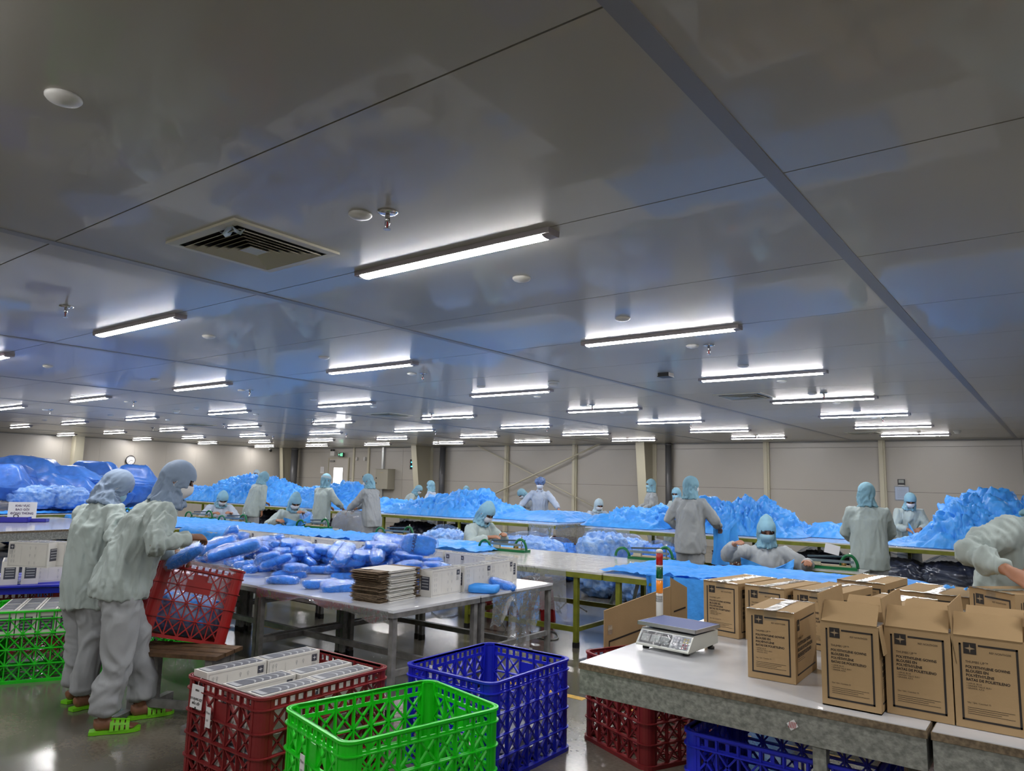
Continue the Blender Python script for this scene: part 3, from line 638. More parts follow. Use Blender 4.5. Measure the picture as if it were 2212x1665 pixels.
# ------------------------------------------------------------------ crates
def crate_meshes(L, Wd, H, M, tag, nl=7, ns=5, rows=4):
    """lattice crate, L along x, Wd along y"""
    top = .058; rh = (H-top-.02)/rows; zs = [.02+rh*i for i in range(rows+1)]
    parts = []
    def side(length, n, solid):
        m = MB(); w = (length-.12)/n; x0 = -length/2+.06
        for i in range(n+1): m.bar((x0+w*i,0,.01),(x0+w*i,0,H-.01),.008,.022,up=(0,1,0))
        for r_ in range(rows):
            for i in range(n):
                if solid and r_==rows-1 and abs(i-(n-1)/2)<=.6:
                    m.b2(x0+w*i,x0+w*(i+1),-.003,.003,zs[r_],zs[r_]+rh*.78); continue
                xa,xb = x0+w*i,x0+w*(i+1)
                m.bar((xa,0,zs[r_]),(xb,0,zs[r_+1]),.008,.014,up=(0,1,0)); m.bar((xb,0,zs[r_]),(xa,0,zs[r_+1]),.008,.014,up=(0,1,0))
            for i in range(n+1):                                                    # star nodes
                m.box((x0+w*i,0,zs[r_]),(.022,.010,.022),Matrix.Rotation(R_(45),3,'Y'))
        for z in zs[1:-1]: m.b2(x0,-x0,-.005,.005,z-.004,z+.004)
        m.b2(x0,-x0,-.004,.004,H-top-.012,H-top+.006); m.b2(x0,-x0,-.004,.004,H-.022,H)
        k = n*2
        for i in range(k+1): m.b2(x0+(-2*x0)*i/k-.008,x0+(-2*x0)*i/k+.008,-.003,.003,H-top,H-.012)
        return m.mesh('side_panel', M)
    ls = side(L, nl, False); ss = side(Wd, ns, True)
    post = MB(); r=.05
    for i in range(5):
        a0,a1 = R_(180+90*i/5),R_(180+90*(i+1)/5)
        p = [(math.cos(a)*q+r, math.sin(a)*q+r) for q in (r,r-.006) for a in (a0,a1)]
        post.add([(p[0][0],p[0][1],0),(p[1][0],p[1][1],0),(p[3][0],p[3][1],0),(p[2][0],p[2][1],0),(p[0][0],p[0][1],H),(p[1][0],p[1][1],H),(p[3][0],p[3][1],H),(p[2][0],p[2][1],H)],[(0,1,2,3),(4,7,6,5),(0,4,5,1),(2,6,7,3)])
    post.b2(r,r+.03,0,.006,0,H); post.b2(0,.006,r,r+.03,0,H)
    pm = post.mesh('corner_post', M)
    def ring(o_, i_, z0, z1, name, n=5, rr=.055):
        m = MB(); vs=[]
        def loop(off, z):
            pts=[]
            for cx,cy,a0 in ((L/2-rr,Wd/2-rr,0),(-L/2+rr,Wd/2-rr,90),(-L/2+rr,-Wd/2+rr,180),(L/2-rr,-Wd/2+rr,270)):
                for i in range(n+1):
                    a=R_(a0+90*i/n); q=rr+off; pts.append((cx+q*math.cos(a),cy+q*math.sin(a),z))
            return pts
        ls_ = [loop(o_,z0),loop(o_,z1),loop(i_,z1),loop(i_,z0)]; k=len(ls_[0])
        for l in ls_: vs+=l
        fs=[(a*k+b,a*k+(b+1)%k,((a+1)%4)*k+(b+1)%k,((a+1)%4)*k+b) for a in range(4) for b in range(k)]
        return m.add(vs,fs).mesh(name,M)
    rings = [('rim',ring(.010,-.012,H-.012,H,'rim')),('flange',ring(.012,-.004,H-top-.006,H-top,'flange'))]+[('flange',ring(.012,-.004,z-.003,z+.003,'flange')) for z in zs[1:-1]]+[('flange',ring(.014,-.010,.0,.022,'flange'))]
    bs = MB(); n=9
    for i in range(n+1):
        x=-L/2+.02+(L-.04)*i/n; bs.b2(x-.006,x+.006,-Wd/2+.01,Wd/2-.01,.010,.018)
    for i in range(6):
        y=-Wd/2+.02+(Wd-.04)*i/5; bs.b2(-L/2+.01,L/2-.01,y-.006,y+.006,.010,.018)
    bm_ = bs.mesh('base_grid', M)
    return dict(ls=ls,ss=ss,pm=pm,rings=rings,base=bm_,L=L,W=Wd,H=H)
CRM = {}
def crate(label, loc, rz, M, L=.80,Wd=.61,H=.53, group='lattice plastic crates', rot=None, name='crate', **kw):
    key=(M.name,L,Wd,H)
    if key not in CRM: CRM[key]=crate_meshes(L,Wd,H,M,'',**kw)
    c=CRM[key]; t = thing(name,label,'crate',loc,rz,group,rot=rot)
    for s in (-1,1): obj('side_panel',c['ls'],t,(0,s*(Wd/2-.008),0)); obj('side_panel',c['ss'],t,(s*(L/2-.008),0,0),(0,0,R_(90)))
    for i,(sx,sy,a) in enumerate(((-1,-1,0),(1,-1,90),(1,1,180),(-1,1,270))): obj('corner_post',c['pm'],t,(sx*L/2,sy*Wd/2,0),(0,0,R_(a)))
    for nm,me in c['rings']: obj(nm,me,t)
    obj('base_grid',c['base'],t); return t
def yaw_of(a,b): return math.atan2(b[1]-a[1],b[0]-a[0])
# green crate in front: corners at the rim from the photograph: centre (-2.58,2.56), long side along 78 deg
gc = crate('bright green empty lattice crate standing in front, nearest to the camera',(-2.60,2.555,0),R_(77.5),CR_GREEN,.82,.60,.53)
bc = crate('blue lattice crate with flat cartons inside, behind the green one',(-2.825,3.56,0),R_(90),CR_BLUE,.78,.65,.53)
rc = crate('dark red lattice crate full of white boxes, left of the green one',(-3.50,2.635,0),R_(90),CR_DRED,.84,.68,.53)
crate('red lattice crate under the left end of the near galvanised table',(-2.10,4.42,0),R_(-24+90),CR_DRED,.80,.62,.53)
crate('blue lattice crate under the near galvanised table beside the steel leg',(-1.03,3.47,0),R_(0),CR_BLUE,.78,.60,.53)
crate('green lattice crate full of white boxes left of the standing packers',(-6.62,2.62,0),R_(62),CR_GREEN,.80,.61,.53)
crate('green lattice crate half hidden behind the legs of the leaning packer',(-6.75,2.98+.62,0),R_(62),CR_GREEN,.80,.61,.40)
# bench and tilted basket
p = at(398,1398,.43)
t = thing('steel_bench','grey steel bench with wooden slat top under the tilted red basket','bench',(p.x,p.y,0),R_(28))
for i in range(3): put('slat', MB().b2(-.34,.34,-.17+.115*i,-.07+.115*i,.40,.425), mat('worn_wood_slat',(.10,.055,.025),.7,noise=.4,nscale=20), t)
for s in (-1,1):
    put('leg', MB().b2(s*.27-.025,s*.27+.025,-.14,-.09,.03,.40), GREY_STEEL, t); put('leg', MB().b2(s*.27-.025,s*.27+.025,.09,.14,.03,.40), GREY_STEEL, t)
    put('foot_rail', MB().b2(s*.27-.025,s*.27+.025,-.36,.30,0,.05), GREY_STEEL, t)
    put('rail', MB().b2(s*.27-.02,s*.27+.02,-.09,.09,.34,.38), GREY_STEEL, t)
put('rail', MB().b2(-.25,.25,-.13,-.10,.07,.12), GREY_STEEL, t)

for x,y,lab in ((-.93,3.123,'tiny red and white printed strip on the apron of the near table'),(.02,3.123,'tiny red and white printed strip on the apron near the right edge')):
    t=thing('strip_mark',lab,'sticker',(x,y,.66)); put('strip',MB().box((0,0,0),(.035,.001,.03),Matrix.Rotation(-.6,3,'Y')),PAPER,t); q=MB()
    for i in range(5): q.bar((-.015+.006*i,-.001,-.012),(-.009+.006*i,-.001,.012),.002,.001,up=(0,1,0))
    put('red_marks',q,CR_RED,t,kind='stuff')
# ------------------------------------------------------------------ cartons
LOGO = [(0,.42),(.05,.10),(.42,0),(.05,-.10),(0,-.42),(-.05,-.10),(-.42,0),(-.05,.10)]
LOGOM = mat('logo_light', (.30,.22,.13), .7); LOGOW = mat('logo_white', (.6,.6,.62), .6)
def star(mb, c, s, ux, uy, m=0):
    c=Vector(c); ux=Vector(ux); uy=Vector(uy); mb.add([c]+[c+ux*x*s+uy*y*s for x,y in LOGO],[(0,i+1,(i+1)%8+1) for i in range(8)],m)
def quad(mb, x0,x1,y0,y1, org, ux, uy, m=0):
    org=Vector(org); ux=Vector(ux); uy=Vector(uy); mb.add([org+ux*x+uy*y for x,y in ((x0,y0),(x1,y0),(x1,y1),(x0,y1))],[(0,1,2,3)],m)
def fit_text(mb, s_, width, org, ux, uy, bold=False):
    key=(s_,1.0,bold,'LEFT',1.0)
    if key not in FONT_CACHE: FONT_CACHE[key]=text_mesh(s_,1.0,None,bold,'LEFT',0,1.0)
    vs,fs=FONT_CACHE[key]; k=width/max(v[0] for v in vs); org=Vector(org); ux=Vector(ux); uy=Vector(uy)
    mb.add([org+ux*v[0]*k+uy*v[1]*k*1.05 for v in vs], fs, 0)
def print_front(mb, w, h, org, ux, uy):
    """the printed panel of the brown carton, w x h, origin at lower-left of the face"""
    o=Vector(org); n=Vector(ux).cross(Vector(uy)).normalized()*.0008; o=o+n
    m_=.020*w/.21; t=.0065*w/.21; x0,x1,y0,y1=m_,w-m_,.027,h-.026
    q=lambda a,b,c,d,mi=0,e=0: quad(mb,a,b,c,d,o+n*e,ux,uy,mi)
    q(x0,x0+t,y0,y1); q(x1-t,x1,y0,y1); q(x0,x1,y0,y0+t)
    lg=.038*w/.21; q(x0+.014+lg+.006,x1,y1-t,y1); q(x0,x0+.006,y1-t,y1)
    q(x0+.014,x0+.014+lg,y1-lg+.004,y1+.004); star(mb,o+n*.6+Vector(ux)*(x0+.014+lg/2)+Vector(uy)*(y1-lg/2+.004),lg,ux,uy,1)
    tx=x0+.018; s=w/.21; T=lambda s_,sz,x,y,b=False: add_text(mb,s_,sz*s,o+Vector(ux)*x+Vector(uy)*y,ux,uy,0,b)
    B=lambda s_,wd,x,y,b=False: fit_text(mb,s_,wd*s,o+Vector(ux)*x+Vector(uy)*y,ux,uy,b); B('REF NONTH200',.062,x1-.082*s,y1-.027)
    B('THUMBS UP\u2122',.066,tx,y1-.068)
    for i,(l,wd) in enumerate((('POLYETHYLENE GOWNS',.128),('BLOUSES EN',.066),('POLY\u00c9THYL\u00c8NE',.082),('BATAS DE POLIETILENO',.126))): B(l,wd,tx,y1-.086-.0150*i,True)
    for i,l in enumerate(('\u2022 LARGE, BLUE','\u2022 GRANDE TAILLE, BLEU','\u2022 GRANDE, AZUL')): B(l,(.045,.072,.052)[i],tx,y1-.143-.0085*i)
    B('Qty / Qt\u00e9 / Cantidad: 75',.068,tx,y0+.062)
    for i in range(4): q(tx,x1-.02-.02*(i%3),y0+.046-i*.007,y0+.0475-i*.007)
def print_side(mb, w, h, org, ux, uy):
    o=Vector(org); n=Vector(ux).cross(Vector(uy)).normalized()*.0008; o=o+n
    q=lambda a,b,c,d,mi=0,e=0: quad(mb,a,b,c,d,o+n*e,ux,uy,mi); t=.007; x0,x1,y0,y1=.03,w-.03,.03,h-.035
    q(x0,x0+.004,y0,y1); q(x0+.06,x1,y1-t,y1); q(x0,x1,y0,y0+t); q(x0+.012,x0+.050,y1-.045,y1+.003); star(mb,o+n*.6+Vector(ux)*(x0+.031)+Vector(uy)*(y1-.021),.036,ux,uy,1)
    T=lambda s_,sz,x,y,b=False: add_text(mb,s_,sz,o+Vector(ux)*x+Vector(uy)*y,ux,uy,0,b)
    B=lambda s_,wd,x,y,b=False: fit_text(mb,s_,wd*min(1,w/.40),o+Vector(ux)*x+Vector(uy)*y,ux,uy,b); B('THUMBS UP\u2122',.10,x0+.014,y1-.085)
    for i,l in enumerate(('POLYETHYLENE GOWNS','BLOUSES EN POLY\u00c9THYL\u00c8NE','BATAS DE POLIETILENO')): B(l,(.24,.27,.245)[i],x0+.014,y1-.110-.024*i,True)
    for i in range(5): q(x0+.014,x0+.014+.12-.02*(i%2),y0+.09-i*.008,y0+.092-i*.008)
_ck={}
def carton_body(w,l,h,open_):
    """w across (x), l deep (y), h high; front face at y=-l/2"""
    key=(w,l,h,open_)
    if key in _ck: return _ck[key]
    b=MB(); th=.004
    if open_:
        for (x0,x1,y0,y1) in ((-w/2,w/2,-l/2,-l/2+th),(-w/2,w/2,l/2-th,l/2),(-w/2,-w/2+th,-l/2+th,l/2-th),(w/2-th,w/2,-l/2+th,l/2-th)): b.b2(x0,x1,y0,y1,0,h)
        b.b2(-w/2,w/2,-l/2,l/2,0,th)
    else: b.b2(-w/2,w/2,-l/2,l/2,0,h)
    p=MB(); print_front(p,w,h,(-w/2,-l/2,0),(1,0,0),(0,0,1)); print_side(p,l,h,(w/2,-l/2,0),(0,1,0),(0,0,1)); print_side(p,l,h,(-w/2,l/2,0),(0,-1,0),(0,0,1))
    r=(b.mesh('box_body',CARTON),p.mesh('print',[INK,LOGOM])); _ck[key]=r; return r
def closed_carton(label, loc, rz=0, w=.215, l=.40, h=.305, group='taped brown cartons'):
    t=thing('carton',label,'carton',loc,rz,group); b,p=carton_body(w,l,h,False); obj('box_body',b,t); obj('print',p,t)
    fl=MB(); fl.b2(-w/2,-.001,-l/2,l/2,h,h+.004); put('top_flap',fl,CARTON,t); fl=MB(); fl.b2(.001,w/2,-l/2,l/2,h,h+.004); put('top_flap',fl,CARTON,t)
    tp=MB(); n=24; tw=.028
    def strip(pts,ax):
        P=[]
        for i,q in enumerate(pts):
            jz=.0012*math.sin(i*2.1)+.001
            P.append([(q[0]+ax[0]*s,q[1]+ax[1]*s,q[2]+jz+.0008*math.sin(i*3.7+s*90)) for s in (-tw,-tw/2,0,tw/2,tw)])
        tp.grid(P)
    strip([(0,-l/2+l*i/n,h+.005) for i in range(n+1)],(1,0))
    for s in (-1,1): strip([(-w/2+w*i/12,s*(l/2-.001),h+.004) for i in range(13)],(0,.45))
    put('tape',tp,TAPE,t,True); tp=MB()
    for s in (-1,1):
        P=[[(x,s*(l/2+.0016),h+.004-z) for x in (-tw,0,tw)] for z in (0,.02,.045)]; tp.grid(P)
    put('tape_end',tp,FILM,t,True,kind='stuff'); return t
def open_carton(label, loc, rz=0, w=.21, l=.40, h=.325, fl=(5,172,-42,58), group='open brown cartons being filled'):
    t=thing('carton',label,'carton',loc,rz,group); b,p=carton_body(w,l,h,True); obj('box_body',b,t); obj('print',p,t)
    # flaps: left, right (long sides, standing), front, back (short sides)
    d=.105
    def flap(org,along,length,up,depth):
        a=Vector(along); u=Vector(up); n=a.cross(u).normalized()*.004; o=Vector(org); m=MB()
        vs=[o-a*length/2,o+a*length/2,o+a*length/2+u*depth,o-a*length/2+u*depth]; m.add(vs+[v+n for v in vs],[(0,3,2,1),(4,5,6,7),(0,1,5,4),(1,2,6,5),(2,3,7,6),(3,0,4,7)])
        put('flap',m,CARTON_IN if False else CARTON,t)
    al,ar,af,ab=[R_(q) for q in fl]
    flap((-w/2,0,h),(0,1,0),l,(-math.sin(al),0,math.cos(al)),d); flap((w/2,0,h),(0,-1,0),l,(math.sin(ar),0,math.cos(ar)),d)
    flap((0,-l/2,h),(1,0,0),w-.01,(0,-math.sin(af),math.cos(af)),d*.95); flap((0,l/2,h),(-1,0,0),w-.01,(0,math.sin(ab),math.cos(ab)),d*.95); return t
def gown_box_mesh(w=.125,l=.36,h=.20):
    b=MB(); b.b2(-w/2,w/2,-l/2,l/2,0,h)
    e=MB(); q=.0012   # raised board edge
    e.b2(-w/2-q,w/2+q,-q,q,-0+.001,h+q)
    p=MB()
    def side(org,ux,W_,H_,logo_left):
        o=Vector(org); uy=(0,0,1); n=Vector(ux).cross(Vector(uy)).normalized()*.0016; o=o+n
        Q=lambda a,b_,c,d,mi=0: quad(p,a,b_,c,d,o+n*(.3 if mi else 0),ux,uy,mi)
        t=.0018; Q(.01,W_-.01,.01,.01+t,1); Q(.01,W_-.01,H_-.012,H_-.012+t,1); Q(.01,.01+t,.01,H_-.012,1); Q(W_-.012,W_-.012+t,.01,H_-.012,1)
        lx=W_-.055 if not logo_left else .014; Q(lx,lx+.038,H_-.058,H_-.018,0); star(p,o+n*.8+Vector(ux)*(lx+.019)+Vector(uy)*(H_-.038),.034,ux,uy,2)
        Q(W_*.33,W_*.33+t*.7,.03,H_-.03,1)
        for cx in (.10,.16,.55,.68):
            for cz in ((.25,.45,.65,.82) if cx<.3 else (.2,.5,.8)):
                c=o+Vector(ux)*(W_*cx)+Vector(uy)*(H_*cz)
                r=.006; k=8; p.add([c+Vector(ux)*(math.cos(2*math.pi*i/k)*f)+Vector(uy)*(math.sin(2*math.pi*i/k)*f*1.3) for f in (r,r*.7) for i in range(k)],[(i,(i+1)%k,k+(i+1)%k,k+i) for i in range(k)],1)
                Q(W_*cx-.0012,W_*cx+.0012,H_*cz-.017,H_*cz-.006,1)
        for i in range(6): Q(lx,lx+.03,H_-.068-.006*i,H_-.066-.006*i,1)
    side((w/2,-l/2,0),(0,1,0),l,h,False); side((-w/2,l/2,0),(0,-1,0),l,h,True)
    def end(org,ux):
        o=Vector(org); n=Vector(ux).cross(Vector((0,0,1))).normalized()*.0016; o=o+n; Q=lambda a,b_,c,d,mi=0: quad(p,a,b_,c,d,o,ux,(0,0,1),mi)
        Q(.02,w-.02,.05,h-.05,0)
        for i in range(4): quad(p,.03,w-.03,.07+i*.022,.078+i*.022,o+n*.3,ux,(0,0,1),1)
    end((-w/2,-l/2,0),(1,0,0))
    # top panel: dark field with pale waves
    o=Vector((-w/2,-l/2,h+.0016)); Q=lambda a,b_,c,d,mi=0,e=0: quad(p,a,b_,c,d,o+Vector((0,0,e)),(1,0,0),(0,1,0),mi)
    Q(.012,w-.012,.012,l-.012,0); Q(.02,w-.02,.018,.05,1,.0004)
    for i in range(5):
        P=[]; 
        for j in range(7):
            v=j/6; y=l*(.30+.13*i)+.03*math.sin(v*3); P.append([(o.x+.014+(w-.028)*v,o.y+y,o.z+.0004),(o.x+.014+(w-.028)*v,o.y+y+.006+.006*math.sin(v*3),o.z+.0004)])
        p.grid(P,1)
    return b.mesh('box_body',WBOX), e.mesh('board_edge',WBOX), p.mesh('print',[GINK,LINK,LOGOW]), l
GB = gown_box_mesh(); GBL = gown_box_mesh(.125,.30,.20)
def gown_box(label, loc, rz=0, group='white gown boxes', rot=None, ms=None):
    t=thing('white_box',label,'box',loc,rz,group,rot=rot); a,e,p,_=ms or GB; obj('box_body',a,t); L_=(ms or GB)[3]; obj('board_edge',e,t,(0,L_/2,0)); obj('board_edge',e,t,(0,-L_/2,0)); obj('print',p,t); return t

# cartons on the near right table (floor of the table z = .74)
Z=ZR+.002
open_carton('open brown carton with white boxes inside, nearest the taped carton with the side print',(-.725,3.40,Z),0,.215,.40,.325)
open_carton('open brown carton in the middle of the front row, white boxes just below its rim',(-.495,3.455,Z),0,.225,.40,.325)
open_carton('open brown carton at the front with an empty dark inside, right end of the row',(-.265,3.455,Z),0,.225,.40,.325,(5,172,-40,58))
open_carton('open brown carton cut by the right edge of the view, only its flap in sight',(-.03,3.47,Z),0,.225,.40,.325,(5,172,-40,58))
_a=at(1616,1461,Z); _b=at(1719.7,1479,Z); _c=at(1768,1442,Z)
_rz=math.atan2(_b.y-_a.y,_b.x-_a.x); _w=(_b-_a).length; _l=(_c-_b).length
_l=.38; closed_carton('taped brown carton with both printed faces in view, right of the scale',((_a.x+_b.x)/2-math.sin(_rz)*_l/2,(_a.y+_b.y)/2+math.cos(_rz)*_l/2,Z),_rz,_w,_l,.300)
closed_carton('taped brown carton farthest left, behind the signal tower side of the table',(-1.60,4.43,Z),R_(-10),.225,.46,.300)
closed_carton('taped brown carton second from the left in the back row',(-1.345,4.42,Z),R_(-10),.235,.46,.300)
closed_carton('taped brown carton behind the one with two printed faces, crossed by shiny tape',(-1.08,4.45,Z),R_(-8),.25,.48,.300)
closed_carton('taped brown carton at the very back, its shiny tape seen end to end',(-.98,4.98,Z),R_(-6),.27,.44,.312)
closed_carton('taped brown carton at the back right, long side to the camera',(-.60,4.82,Z),R_(-6),.36,.44,.302)
closed_carton('taped brown carton behind the first open carton, broad tape on top',(-.72,4.16,Z),R_(-6),.27,.48,.300)
closed_carton('low taped brown carton behind the middle open carton, broad tape on top',(-.44,4.12,Z),R_(-6),.24,.42,.27)
_a=at(2093,1266,1.135); _b=at(2192,1284,1.135); _rz=math.atan2(_b.y-_a.y,_b.x-_a.x); _w=(_b-_a).length; _l=.34
_c=((_a.x+_b.x)/2-math.sin(_rz)*_l/2,(_a.y+_b.y)/2+math.cos(_rz)*_l/2)
closed_carton('taped brown carton under the hand of the worker at the right edge',(_c[0],_c[1],1.135-.29),_rz,_w,_l,.286)
closed_carton('low brown carton carrying the one under the hand at the right edge',(_c[0],_c[1],Z),_rz,_w+.02,_l,.095)
k=0
for cx,n in ((-.725,3),(-.495,3)):
    for i in range(n):
        gown_box('white printed box standing inside the %s open carton, %s of three'%('left' if cx<-.6 else 'middle',('front','middle','back')[i]),(cx,3.30+.115*i,Z+.05 if i else Z+.03),R_(90)if 0 else 0,'white boxes inside the open cartons',rot=(0,0,R_(90)),ms=GB2) if False else None
small = gown_box_mesh(.19,.115,.20)
for cx,nm in ((-.725,'first'),(-.495,'middle')):
    for i in range(3):
        gown_box('white printed box inside the %s open carton, %s of the three'%(nm,('front','centre','back')[i]),(cx,(3.268 if nm=='first' else 3.325)+.122*i,Z+.04+.022*i),0,'white boxes inside the open cartons',ms=small)
# flat carton sheet standing in the red crate
t=thing('flat_carton','large flat unfolded brown carton sheet leaning behind the near table corner','carton',(-2.56,4.46,.06),0,None,rot=(0,0,R_(73)))
b=MB(); b.add([(x,y,z) for y in (-.004,.004) for x,z in ((0,0),(.66,0),(.66,.80),(0,.68))],[(0,1,2,3),(7,6,5,4),(0,4,5,1),(1,5,6,2),(2,6,7,3),(3,7,4,0)]); put('sheet',b,CARTON,t); b=MB(); b.add([(x,y,z) for y in (-.003,.005) for x,z in ((.664,0),(.84,0),(.84,.78),(.664,.86))],[(0,1,2,3),(7,6,5,4),(0,4,5,1),(1,5,6,2),(2,6,7,3),(3,7,4,0)]); put('sheet',b,CARTON,t)
p=MB(); n=-.006
for (x0,x1,z0,z1) in ((.04,.64,.46,.472),(.04,.05,.05,.472),(.69,.82,.50,.512),(.81,.82,.05,.512)): quad(p,x0,x1,z0,z1,(0,-.0055,0),(1,.09 if 0 else 0,.16 if z1>.3 and x1-x0>.05 else 0),(0,0,1))
for i in range(4): quad(p,.07,.22-.03*(i%2),.42-.012*i,.423-.012*i,(0,-.0055,0),(1,0,0),(0,0,1))
for i,l in enumerate(('POLYETHYLENE GOWNS','BLOUSES EN POLY\u00c9THYL\u00c8NE','BATAS DE POLIETILENO')): add_text(p,l,.032,(.62,-.0055,.30+.035*i),(-1,0,0),(0,0,-1),0,True)
put('print',p,INK,t); put('tape_remnant',MB().grid([[(.03+.02*i,-.006-.002*(j%2),.52+.03*j) for j in range(3)] for i in range(3)]),TAPE,t)
# white boxes in the dark red crate
loc0=(-3.50,2.635)
for i,(x,y,z,lab) in enumerate([(-3.745,2.42,.345,'tall white box at the left front inside the dark red crate'),(-3.745,2.79,.345,'tall white box in the middle left inside the dark red crate'),(-3.70,3.14-.17,.345,'x'),
    (-3.49,2.43,.325,'white box lying low in the centre of the dark red crate, front'),(-3.27,2.43,.325,'white box at the right front corner of the dark red crate'),(-3.46,2.80,.325,'white box at the centre back of the dark red crate'),(-3.28,2.80,.325,'white box at the right back of the dark red crate')]):
    if lab=='x': continue
    gown_box(lab,(x,y,z+(.012 if i<3 else 0)),R_(0),'white boxes in the dark red crate')
for i in range(4):
    for j in range(2):
        gown_box('white box in the lower layer of the dark red crate, seen through its lattice',(-3.74+.16*i,2.42+.37*j,.13),0,'lower white boxes in the dark red crate')
# white boxes on the packing tables
for i,(x,y,rz,lab) in enumerate([(-3.99,4.37,3,'white printed box right of the flat carton stack, front of the three'),(-3.99,4.76,2,'middle one of the three white printed boxes on the table edge'),(-4.03,5.13,4,'last of the three white printed boxes near the table end')]):
    gown_box(lab,(x,y,ZA),R_(rz),'white boxes along the table edge')
for i in range(11):
    gown_box('white box in the long row behind the pile of blue packs, %s from the left'%NUM[i],(-8.3+.405*i,5.42+.01*(i%3),ZA),R_(90-2+4*(i%2)),'row of white boxes behind the blue packs')
gown_box('white box lying open-sided behind the three boxes at the table end',(-4.45,5.38,ZA),R_(80),'row of white boxes behind the blue packs')
# stack of folded flat cartons
STK=thing('flat_carton_stack','tall uneven stack of folded flat cartons, brown ends and white middle, on the table corner','carton stack',(-4.13,3.89,ZA),R_(6))
z=0; rr=random.Random(5); n=0
while z<.218:
    dx=rr.uniform(-.012,.012); dy=rr.uniform(-.012,.012); hh=.006
    sp=rr.uniform(.0005,.003)
    m=MB(); m.b2(-.15+dx,.15+dx,-.10+dy,.19+dy,z,z+hh*.8); put('folded_carton',m,WBOX,STK)
    m=MB(); e=.10+ (0 if z<.12 else .03)*math.sin(z*40); m.b2(-.15+dx+.01,.15+dx-.02,-.10-e*.9+dy,-.10+dy,z+.001,z+hh*.7); put('folded_carton',m,mat('kraft_board',(.17,.12,.075),.85,noise=.3,nscale=30),STK)
    m=MB(); m.b2(-.13+dx,.14+dx,.19+dy,.19+.05+.05*rr.random()+dy,z+.001,z+hh*.7); put('folded_carton',m,MATS['kraft_board'],STK)
    z+=hh+sp; n+=1
put('label_sheet',MB().box((-.05,-.12,z+.004),(.07,.06,.002)),PAPER,STK)
# left: boxes in the green crate, and the box stack behind it
for i in range(5):
    for j in range(2):
        x=-.27+.135*i; y=-.15+.30*j; a=R_(62); gown_box('white box packed upright in the left green crate',(-6.62+x*math.cos(a)-y*math.sin(a),2.62+x*math.sin(a)+y*math.cos(a),.335),a,'white boxes in the left green crate',ms=GBL)
t=thing('pallet','blue plastic pallet under the stack of white boxes at the left edge','pallet',(-7.75,2.75,.53),R_(62))
for i in range(7): put('deck_slat',MB().b2(-.6,.6,-.45+.145*i-.05,-.45+.145*i+.05,.06,.075),CR_BLUE,t)
for s in (-1,0,1): put('runner',MB().b2(-.6,.6,s*.42-.04,s*.42+.04,0,.06),CR_BLUE,t)
crate('dark red lattice crate under the blue pallet at the left edge',(-7.75,2.75,0),R_(62),CR_DRED,.80,.61,.53)
a=R_(62)
for i,(x,y,z,rz,lab) in enumerate([(.30,-.20,.075,0,'white printed box on the blue pallet beside the back of the left packer'),(.12,-.22,.075,0,'white printed box on the blue pallet, second from the packer'),(-.03,-.24,.075,0,'white printed box on the blue pallet, third from the packer'),(-.20,-.26,.075,0,'white printed box at the outer end of the blue pallet'),(.30,.2,.075,0,'white printed box at the rear of the blue pallet'),(.12,.18,.075,0,'second white printed box at the rear of the blue pallet')]):
    gown_box(lab,(-7.75+x*math.cos(a)-y*math.sin(a),2.75+x*math.sin(a)+y*math.cos(a),.53+z),a+R_(8)-(R_(78) if i==0 else 0),'white boxes stacked on the blue pallet')
for i,(px,py,lab) in enumerate([(70,1224,'crumpled white box lying on top of the stack at the left edge'),(108,1222,'white box on top of the stack half hidden by the left packer')]):
    p=at(px,py,.53+.275); gown_box(lab,(p.x,p.y,.53+.075+.203),R_(120),'white boxes stacked on the blue pallet')
# flat things in the blue crate
for i in range(5):
    t=thing('flat_carton','grey and white folded carton lying in the blue crate, %s from the bottom'%NUM[i],'carton',(-2.83+.03*(i%2),3.5+.04*(i%3),.022+.03*i),R_(10*i-12),'folded cartons in the blue crate')
    put('board',MB().b2(-.24,.22,-.2,.3,0,.02),WBOX if i%2 else mat('grey_board',(.2,.21,.25),.6),t); put('printed_panel',MB().b2(-.15,.12,-.12,.2,.02,.0215),GINK,t)
# tags on crates
def tag_card(label,loc,rot,w,h,lines,sz):
    t=thing('tag_card',label,'tag',loc,0,None,rot=rot); put('card',MB().b2(-w/2,w/2,-.001,.001,-h,0),PAPER,t); p=MB()
    for i,l in enumerate(lines): add_text(p,l,sz*(1 if i else .85),(0,-.0022,-.030-.022*(i+ (1 if i else 0))),(1,0,0),(0,0,1),0,True,'CENTER')
    put('lettering',p,INK,t); put('string',MB().tube([(0,0,0),(.004,-.002,.02),(0,.012,.035)],.0015,5),PAPER,t); return t
tag_card('white card tied on the short side of the dark red crate',(-3.70,2.205,.50),(R_(-4),0,R_(2)),.105,.115,['MSBG','S\u1ee2I BUNG G\u1ecaT','M\u1eaaU X\u1ebeP','\u25cf'],.016)
def sticker(label,loc,rot,par=None):
    t=thing('sticker',label,'sticker',loc,0,'small white stickers on crates',rot=rot); put('card',MB().b2(-.022,.022,-.0008,.0008,-.05,.05),PAPER,t); p=MB(); add_text(p,'Pinn',.02,(-.017,-.002,.015),(1,0,0),(0,0,1)); add_text(p,'027',.014,(-.013,-.002,-.02),(1,0,0),(0,0,1)); put('lettering',p,INK,t)
sticker('small white sticker on the dark red crate beside the card',(-3.565,2.19,.37),(0,0,0))
sticker('small white sticker on the short side of the green crate',(-2.70,2.118,.36),(0,0,R_(-12.5)))
